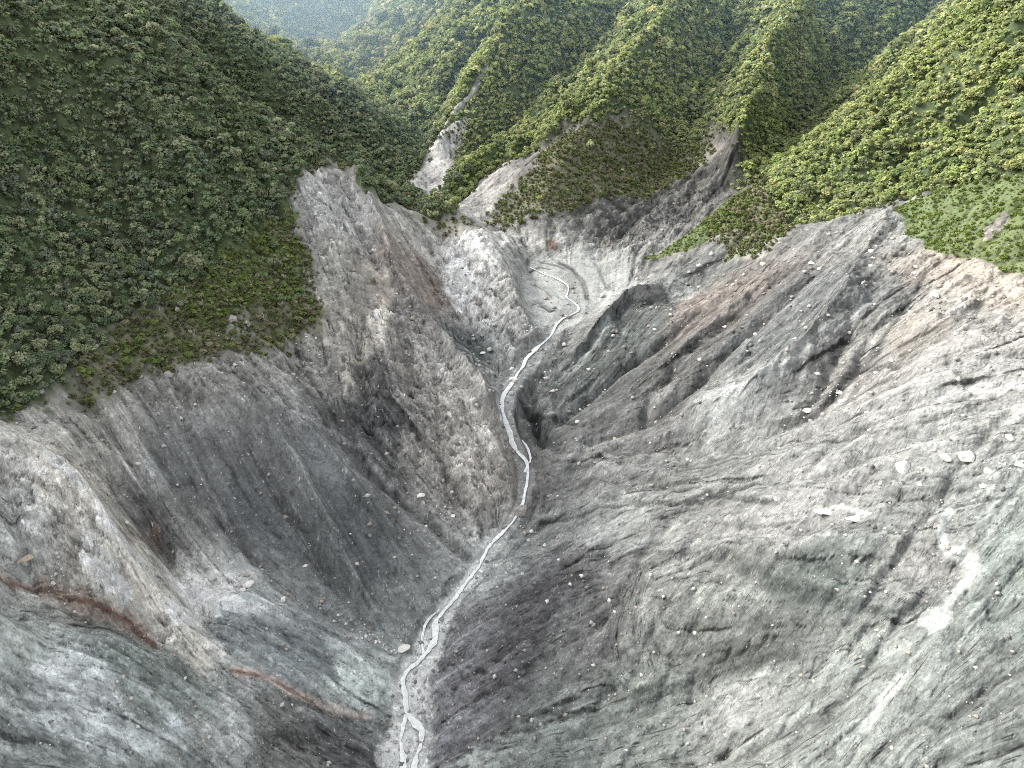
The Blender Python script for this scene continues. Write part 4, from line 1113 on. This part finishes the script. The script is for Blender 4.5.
EDGE = np.clip(blur(FOREST, 12) * 1.3, 0, 1) * ROCK
tufts('undergrowth', mx(BRUSH * (1 - FOREST), EDGE * .8), 1.9, .7, 2.4, 26, .42, [(104,108,76),(122,120,90),(98,112,64),(132,128,102),(112,126,72)], .45)
tufts('grass', GRASS, 1.7, .3, 1.7, 16, .5, [(124,142,74),(114,132,66),(134,146,86),(112,124,70)], .45, 480)

# loose scree over the bare slopes: far too many pieces to count
def scree():
    pr = []
    for k in range(5):
        r = np.random.default_rng(70 + k); p = r.standard_normal((8, 3)); p /= np.linalg.norm(p, axis=1)[:, None]
        base = np.array([(1,0,0),(-1,0,0),(0,1,0),(0,-1,0),(0,0,1),(0,0,-1)], float) * (.75 + .5 * r.random((6, 1))) * np.array([1.2, .9, .75])
        fc_ = np.array([(0,2,4),(2,1,4),(1,3,4),(3,0,4),(2,0,5),(1,2,5),(3,1,5),(0,3,5)]); pr.append((base, fc_))
    n = 26000
    # spread evenly over the grid, so that near ground carries finer pieces
    jj = rng.random(n) * math.log(480 / 150.) / LQ + math.log(150 / Y0) / LQ * .9; ii = iD0 + rng.random(n) * (iD1 - iD0 - 2)
    jj = np.clip(jj, 0, NY - 3)
    m = bil(ROCK * (1 - .2 * BED), ii, jj) * (.12 + .9 * sm(bil(cl2, ii, jj) + .5 * bil(cl, ii, jj), .0, .5) + .8 * sm(bil(A2, ii, jj), 3.2, 5.5) + bil(BED, ii, jj))
    ok = rng.random(n) < m * .9; ii, jj = ii[ok], jj[ok]
    X, Y, z, w_ = bil(GX, ii, jj), bil(GY, ii, jj), bil(H, ii, jj), bil(GW, ii, jj)
    s_ = w_ * (.0008 + .0040 * rng.random(len(X)) ** 5); rz = rng.random(len(X)) * 6.283
    co, fc_, tn = [], [], []; o_ = 0
    base_c = np.array([lin(c) for c in [(150,147,143),(176,173,168),(196,193,187),(120,118,116),(160,150,140)]])
    for k in range(5):
        t = np.nonzero(np.arange(len(X)) % 5 == k)[0]; b, f_ = pr[k]
        c, s = np.cos(rz[t])[:, None], np.sin(rz[t])[:, None]
        P_ = np.stack([(b[None, :, 0] * c - b[None, :, 1] * s) * s_[t][:, None] + X[t][:, None], (b[None, :, 0] * s + b[None, :, 1] * c) * s_[t][:, None] + Y[t][:, None], b[None, :, 2] * s_[t][:, None] + z[t][:, None] + s_[t][:, None] * .25], -1)
        co.append(P_.reshape(-1, 3)); fc_.append((f_[None] + (np.arange(len(t)) * 6)[:, None, None] + o_).reshape(-1, 3)); o_ += len(t) * 6
        tn.append(np.repeat(base_c[rng.integers(0, 5, len(t))] * (.85 + .3 * rng.random((len(t), 1))), 8, 0))
    tag(mesh_obj('scree', np.concatenate(co), np.concatenate(fc_), ground_mat, tone=np.concatenate(tn), dom='FACE'), kind='stuff')
scree()
# ------------------------------------------------------------------ water in the bed
def waters():
    tag(ribbon('river', RIVER_MAIN, [7, 6, 8, 6, 5, 7, 5, 4.5, 5, 4, 4, 3.5, 5, 7, 6, 5, 5, 3, 3, 2.2, 2.5, 2], .55, water_mat), kind='structure')
    tag(ribbon('side_stream', [(404,776), (403,757), (400,741), (404,722), (407,715)], [7, 6, 4, 4], .3, water_mat), kind='structure')
    tag(ribbon('side_stream', [(425,655), (421,640), (425,621), (440,610)], [4, 4, 4, 3], .3, water_mat), kind='structure')
    tag(ribbon('side_stream', [(526,473), (530,458), (527,445), (519,437), (511,437)], [5, 4, 4, 3], .3, water_mat), kind='structure')
waters()

# ------------------------------------------------------------------ boulders
def rock_shape(seed, flat=.75, ang=.5):
    r = np.random.default_rng(seed)
    bm_ = bpy.data.meshes.new('boulder')
    import bmesh
    b = bmesh.new(); bmesh.ops.create_icosphere(b, subdivisions=3, radius=1)
    pl = r.standard_normal((11, 3)); pl /= np.linalg.norm(pl, axis=1)[:, None]; of = .58 + .34 * r.random(11)
    for v in b.verts:
        p = np.array(v.co); 
        for n_, o_ in zip(pl, of):
            e = p @ n_ - o_
            if e > 0: p = p - n_ * e * .93
        p = p * (1 + .07 * math.sin(7 * p[0] + seed) * math.sin(6 * p[1] + 2 * p[2]))
        v.co = (p[0] * 1.1, p[1] * .95, p[2] * flat)
    b.to_mesh(bm_); b.free(); return bm_
shapes = [rock_shape(20 + k, .62 + .05 * (k % 4)) for k in range(9)]
def boulder(u, v, wpx, label, mat=pale_stone, sx=1.0, sz=1.0, sy=1.0, rot=None, group=None, k=None, name='boulder', cat='boulder', pt=None):
    p = march([u], [v + wpx * .2])[0] if pt is None else pt
    r_ = wpx * mpx(p) * .42
    k = random.randrange(9) if k is None else k
    me = shapes[k]
    key = me.name + mat.name
    m2 = bpy.data.meshes.get(key)
    if m2 is None: m2 = me.copy(); m2.name = key; m2.materials.append(mat)
    o = bpy.data.objects.new(name, m2); C.objects.link(o)
    o.location = (p[0], p[1], p[2] + r_ * .12 * sz); o.scale = (r_ * sx, r_ * sy, r_ * sz); q_ = .2 if sy == 1 else .05
    o.rotation_euler = (random.uniform(-q_, q_), random.uniform(-q_, q_), random.random() * 6.28 if rot is None else rot)
    tag(o, label, cat, group); return o
B = [
 (903,465,17,'big pale dome shaped boulder alone on the right flank above flat white slabs',pale_stone,1,.9),
 (965,453,20,'pale flat topped boulder with dark underside, right of a low half buried pale rock',pale_stone,1.15,.7),
 (946,455,13,'low pale rock half buried just left of the flat topped boulder on the right flank',pale_stone,1.3,.5),
 (1010,436,10,'small pale rock by the right edge of the photo above the rubble patch',pale_stone,1,.8),
 (1020,463,10,'pale block cut by the right edge of the photo in the rubble patch',pale_stone,1,.9),
 (988,470,9,'upright pale rock in the rubble patch near the right edge',pale_stone,.8,1.2),
 (983,485,7,'small pale stone below the rubble patch near the right edge',pale_stone,1,.9),
 (521,509,19,'rounded pale boulder standing in the river where the gorge narrows',grey_stone,.95,1.3),
 (249,583,11,'larger white boulder of a touching pair on the lower dark slope',pale_stone,1.1,.9),
 (243,589,7,'smaller white stone touching the larger boulder of the pair',pale_stone,1.2,.7),
 (283,598,9,'white boulder right of the touching pair on the lower dark slope',pale_stone,1,.9),
 (305,565,6,'lone white stone high on the dark streaked slope, above the touching pair',pale_stone,1,.8),
 (53,582,7,'small white rounded stone beside the rust coloured seam',pale_stone,1,.9),
 (483,352,7,'white stone on the dark bank high above the river bend',pale_stone,1,.9),
 (416,366,12,'pale angular boulder on the brown face of the left wall',grey_stone,1,.8),
 (421,494,8,'white block in the furrow between the dark slope and the brown face',pale_stone,1.2,.7),
 (453,515,6,'white stone at the low end of the furrow beside the brown face',pale_stone,1.1,.8),
 (403,646,12,'pale flat rock at the left edge of the gravel bed where the slope ends',pale_stone,1.3,.6),
 (512,368,6,'pale round boulder on the left bank at the head of the rapids',pale_stone,1,1),
 (513,378,9,'pale broad boulder beside the rapids, below the round one',pale_stone,1.2,.8),
 (763,263,7,'pale rock perched on the left end of the grey ridge crest',pale_stone,1.1,.8),
 (870,250,8,'upper of the white boulders in a short line under the ridge top',pale_stone,1,.8),
 (872,257,6,'middle white boulder of the short line under the ridge top',pale_stone,1,.8),
 (871,265,6,'lowest white boulder of the short line under the ridge top',pale_stone,1,.8),
 (916,266,5,'small white stone beside the head of the dark gully under the ridge',pale_stone,1,.8),
 (936,294,9,'grey white block in the gully below the tan track',pale_stone,1.1,.8),
 (812,262,7,'pale stone half way along the ridge crest, left of its top',pale_stone,1.1,.7),
 (840,392,8,'pale rock on top of the dark outcrop in the middle of the right flank',pale_stone,1.1,.8),
 (842,400,8,'pale rock low on the dark outcrop in the middle of the right flank',pale_stone,1.2,.7),
 (808,409,9,'wide pale rock at the left foot of the dark outcrop',pale_stone,1.3,.6),
 (876,372,6,'small pale stone above the dark outcrop on the right flank',pale_stone,1,.8),
 (776,498,6,'white stone on the dark ledge in the middle of the right flank',pale_stone,1,.9),
 (920,484,5,'small white stone near the head of the pale silt streak',pale_stone,1,.8),
 (857,561,5,'white stone on the purplish swell left of the pale silt streak',pale_stone,1,.8),
 (870,591,4,'left white stone of a close pair above the curved dark scarp',pale_stone,1,.8),
 (886,591,4,'right white stone of a close pair above the curved dark scarp',pale_stone,1,.8),
 (695,632,5,'small white stone in the middle of the greenish lower flank',pale_stone,1,.8),
 (170,372,13,'pale pink block below the left forest, lying among rubble',grey_stone,.9,1.0),
 (232,318,13,'large pale pink outcrop block in the brush of the left slope, left of its twin',grey_stone,.9,1.3),
 (246,322,12,'pale pink outcrop block in the brush of the left slope, right of its twin',grey_stone,.8,1.2),
 (178,308,9,'lone pale slab high in the brush of the left slope',grey_stone,.7,1.2),
 (80,372,9,'pale block in the dark gap at the foot of the left forest',grey_stone,1,.9),
 (42,390,8,'pale block near the left edge under the forest',grey_stone,1.1,.8),
 (96,345,7,'pale block left of the rubble under the forest',grey_stone,1,.9),
 (343,352,10,'pale block in the rubble on top of the left wall',grey_stone,.8,1.2),
 (311,363,8,'low pale stone in the rubble left of the wall top block',grey_stone,1.1,.8),
 (276,342,8,'pale stone under the brush, right of the twin outcrop blocks',grey_stone,1.1,.8),
 (335,346,7,'small pale stone left of the wall top block',grey_stone,1,.8),
 (190,330,7,'pale stone on the bare strip under the brush, above the pink block',grey_stone,.9,1.1),
]
for (u, v, w_, lab, mt, sx, sz) in B: boulder(u, v, w_, lab, mt, sx, sz)
o = boulder(30, 553, 22, 'long tan slab lying tilted on the grey bench near the left edge', tan_stone, 1.1, .4, .38, rot=.75, name='rock_slab', cat='rock slab', k=2)
o = boulder(858, 514, 26, 'flat white slab of rock on the right flank left of the silt streak', pale_stone, 1.1, .16, .42, rot=.1, name='rock_slab', cat='rock slab', k=4)
o = boulder(829, 506, 30, 'thin grey white slab left of and above the flat white slab', pale_stone, 1.2, .10, .34, rot=-.05, name='rock_slab', cat='rock slab', k=5)
# small stones nothing tells apart: along furrows and on the slopes
def scatter(px, n, spread, s0, s1, label, group, mat=pale_stone, name='stone'):
    d = densify(px, 3)
    for _ in range(n):
        u, v = random.choice(d); u += random.gauss(0, spread); v += random.gauss(0, spread * .7)
        boulder(u, v, s0 + (s1 - s0) * random.random() ** 2, label, mat if random.random() < .6 else grey_stone, random.uniform(.8, 1.3), random.uniform(.6, 1), group=group, name=name, cat='stone')
scatter([(325,605),(350,622),(372,640),(395,648)], 34, 5, 1.6, 4.4, 'small pale stone in the rubble heap where the dark slope meets the river bed', 'rubble at the foot of the dark slope')
scatter([(275,455),(300,505),(330,560)], 8, 14, 1.3, 2.9, 'small white stone strewn over the dark streaked slope', 'white stones on the dark slope')
scatter([(190,480),(230,540),(270,570)], 9, 18, 1.3, 2.9, 'small white stone strewn over the dark streaked slope', 'white stones on the dark slope')
scatter([(370,480),(400,530),(420,520)], 8, 14, 1.3, 3.0, 'small white stone strewn over the dark streaked slope', 'white stones on the dark slope')
scatter([(398,488),(425,500),(455,520)], 13, 4, 1.4, 3.6, 'small pale stone in the furrow beside the brown face', 'stones in the furrow beside the brown face')
scatter([(905,300),(870,355),(830,395),(790,425)], 27, 7, 1.4, 3.6, 'small pale stone lying along the dark gully below the grey ridge', 'stones along the gully below the ridge')
scatter([(820,395),(860,385),(800,408)], 13, 8, 1.6, 4.0, 'small pale stone scattered round the dark outcrop', 'stones round the dark outcrop')
scatter([(960,445),(1000,462),(1018,455),(985,478)], 24, 9, 1.6, 4.4, 'small pale stone in the rubble patch near the right edge', 'rubble patch near the right edge')
scatter([(60,570),(90,590),(40,575)], 16, 7, 1.3, 3.2, 'small pale stone beside the rust coloured seam', 'stones beside the rust seam')
scatter([(170,345),(230,335),(290,335),(340,350),(300,355)], 28, 12, 2.0, 5.6, 'pale block of rubble along the bare strip under the left brush', 'rubble under the left brush')
scatter([(400,760),(405,700),(430,640),(455,600),(480,564)], 34, 7, 1.5, 3.2, 'small grey stone on the gravel bed along the lower river', 'stones on the lower river bed', grey_stone)
scatter([(500,395),(510,435),(524,470),(526,490)], 16, 5, 1.8, 4, 'grey boulder in the upper rapids', 'boulders in the upper rapids', grey_stone)
scatter([(505,385),(515,365),(500,375),(490,375)], 16, 6, 1.6, 4.0, 'pale boulder beside the rapids', 'boulders beside the rapids')
scatter([(520,318),(540,325),(530,345),(552,300)], 16, 10, 1.4, 3.2, 'small stone on the rubble bank below the pale flats', 'stones on the bank below the flats')
scatter([(640,215),(660,235),(700,200),(680,215)], 18, 14, 1.6, 4.4, 'grey stone on the rubble slope at the foot of the far mountain', 'stones at the foot of the far mountain', grey_stone)
scatter([(760,560),(850,545),(900,560),(700,580)], 16, 22, 1.2, 2.4, 'small pale stone on the purplish swell of the right flank', 'stones on the purplish swell')
scatter([(350,330),(380,300),(370,350),(440,430),(420,400)], 24, 16, 1.4, 3.6, 'small pale stone on the brown face of the left wall', 'stones on the brown face')
log('boulders')

# grey fallen trunks in the brush
dead_mat, nt, bs = new_mat('dead_wood'); n = noise(nt, 2.5); r = nt.nodes.new('ShaderNodeValToRGB'); nt.links.new(n.outputs[0], r.inputs[0])
r.color_ramp.elements[0].color = (.16, .145, .13, 1); r.color_ramp.elements[1].color = (.36, .34, .31, 1); nt.links.new(r.outputs[0], bs.inputs['Base Color'])
tc, tfc = [], []
for k in range(7):
    x = k / 6 - .5
    for q in range(6): tc.append((x, (.5 - .28 * k / 6) * math.cos(q * 1.047) + .25 * math.sin(k * 1.1), (.5 - .28 * k / 6) * math.sin(q * 1.047) + .15 * math.cos(k * 1.7)))
for k in range(6):
    for q in range(6): tfc.append((k * 6 + q, k * 6 + (q + 1) % 6, k * 6 + 6 + (q + 1) % 6, k * 6 + 6 + q))
log_src = mesh_obj('fallen_trunk', np.array(tc), np.array(tfc), dead_mat)
first = True
def fallen(u0, v0, u1, v1, wpx, label, group=None):
    global first
    a, b = march([u0, u1], [v0, v1])
    if np.linalg.norm(a - b) > 40: return
    o = log_src if first else log_src.copy()
    if not first: C.objects.link(o)
    first = False
    d = Vector(b - a); o.location = Vector((a + b) / 2) + Vector((0, 0, .4)); o.rotation_euler = d.to_track_quat('X', 'Z').to_euler(); w_ = wpx * mpx(a)
    o.scale = (d.length, w_, w_); tag(o, label, 'fallen trunk', group)
fallen(38, 335, 62, 350, 1.8, 'long bare grey trunk lying across the gap at the foot of the left forest')
fallen(58, 338, 78, 343, 1.5, 'short bare grey trunk crossing the upper end of the gap below the forest')
fallen(72, 352, 80, 378, 1.8, 'bare grey trunk standing steeply in the dark gap below the forest')
for _ in range(46):
    u = random.uniform(110, 290); v = random.uniform(235, 330)
    if v < 235 + (290 - u) * .1 : continue
    a_ = random.gauss(1.25, .45); l_ = random.uniform(5, 14)
    fallen(u, v, u + l_ * math.cos(a_), v + l_ * math.sin(a_), random.uniform(.7, 1.1), 'thin bare grey trunk lying in the brush of the left slope', 'bare trunks in the brush')
log('logs')
# ------------------------------------------------------------------ daylight
SUN_EL, SUN_AZ = math.radians(30), math.radians(24)       # azimuth measured from -X towards +Y
L = Vector((-math.cos(SUN_EL) * math.cos(SUN_AZ), math.cos(SUN_EL) * math.sin(SUN_AZ), math.sin(SUN_EL)))
sl = bpy.data.lights.new('sun', 'SUN'); sl.energy = 4.0; sl.angle = math.radians(6); sl.color = (1, .94, .84)
so = bpy.data.objects.new('sun', sl); C.objects.link(so); so.rotation_euler = L.to_track_quat('Z', 'Y').to_euler()
wd = bpy.data.worlds.new('World'); scene.world = wd; wd.use_nodes = True; nt = wd.node_tree; bg = nt.nodes['Background']
sky = nt.nodes.new('ShaderNodeTexSky'); sky.sky_type = 'NISHITA'; sky.sun_disc = False; sky.sun_elevation = SUN_EL
sky.sun_rotation = math.atan2(L.x, L.y); sky.air_density = 1.0; sky.dust_density = 2.5; sky.ozone_density = 1.0
hs = nt.nodes.new('ShaderNodeHueSaturation'); hs.inputs['Saturation'].default_value = .12
nt.links.new(sky.outputs[0], hs.inputs['Color']); nt.links.new(hs.outputs[0], bg.inputs['Color'])
bg.inputs['Strength'].default_value = .53
# haze in the valley, thin at first and thicker beyond
def haze(y0, y1, dens):
    hz = bpy.data.meshes.new('haze'); x0, x1, z0, z1 = -3600, 3600, -400, 50
    hz.from_pydata([(x, y, z) for x in (x0, x1) for y in (y0, y1) for z in (z0, z1)], [], [(0,1,3,2),(4,6,7,5),(0,4,5,1),(2,3,7,6),(0,2,6,4),(1,5,7,3)])
    ho = bpy.data.objects.new('haze', hz); C.objects.link(ho); tag(ho, kind='structure')
    hm = bpy.data.materials.new('haze'); hm.use_nodes = True; hn = hm.node_tree; hn.nodes.remove(hn.nodes['Principled BSDF'])
    hv = hn.nodes.new('ShaderNodeVolumeScatter'); hv.inputs['Color'].default_value = (.46, .76, 1, 1); hv.inputs['Density'].default_value = dens; hv.inputs['Anisotropy'].default_value = .2
    hn.links.new(hv.outputs[0], hn.nodes['Material Output'].inputs['Volume']); hz.materials.append(hm)
haze(560, 879.9, .00035)
haze(880, 4300, .0013)
scene.view_settings.view_transform = 'Standard'; scene.view_settings.look = 'None'; scene.view_settings.exposure = 0; scene.view_settings.gamma = 1
cy = scene.cycles
cy.filter_width = 1.0; cy.use_denoising = False; cy.max_bounces = 4; cy.diffuse_bounces = 1; cy.glossy_bounces = 1; cy.transmission_bounces = 2; cy.volume_bounces = 0; cy.transparent_max_bounces = 4
try: cy.denoiser = 'OPENIMAGEDENOISE'; cy.denoising_input_passes = 'RGB_ALBEDO_NORMAL'; cy.denoising_prefilter = 'ACCURATE'
except Exception: pass
log('done')
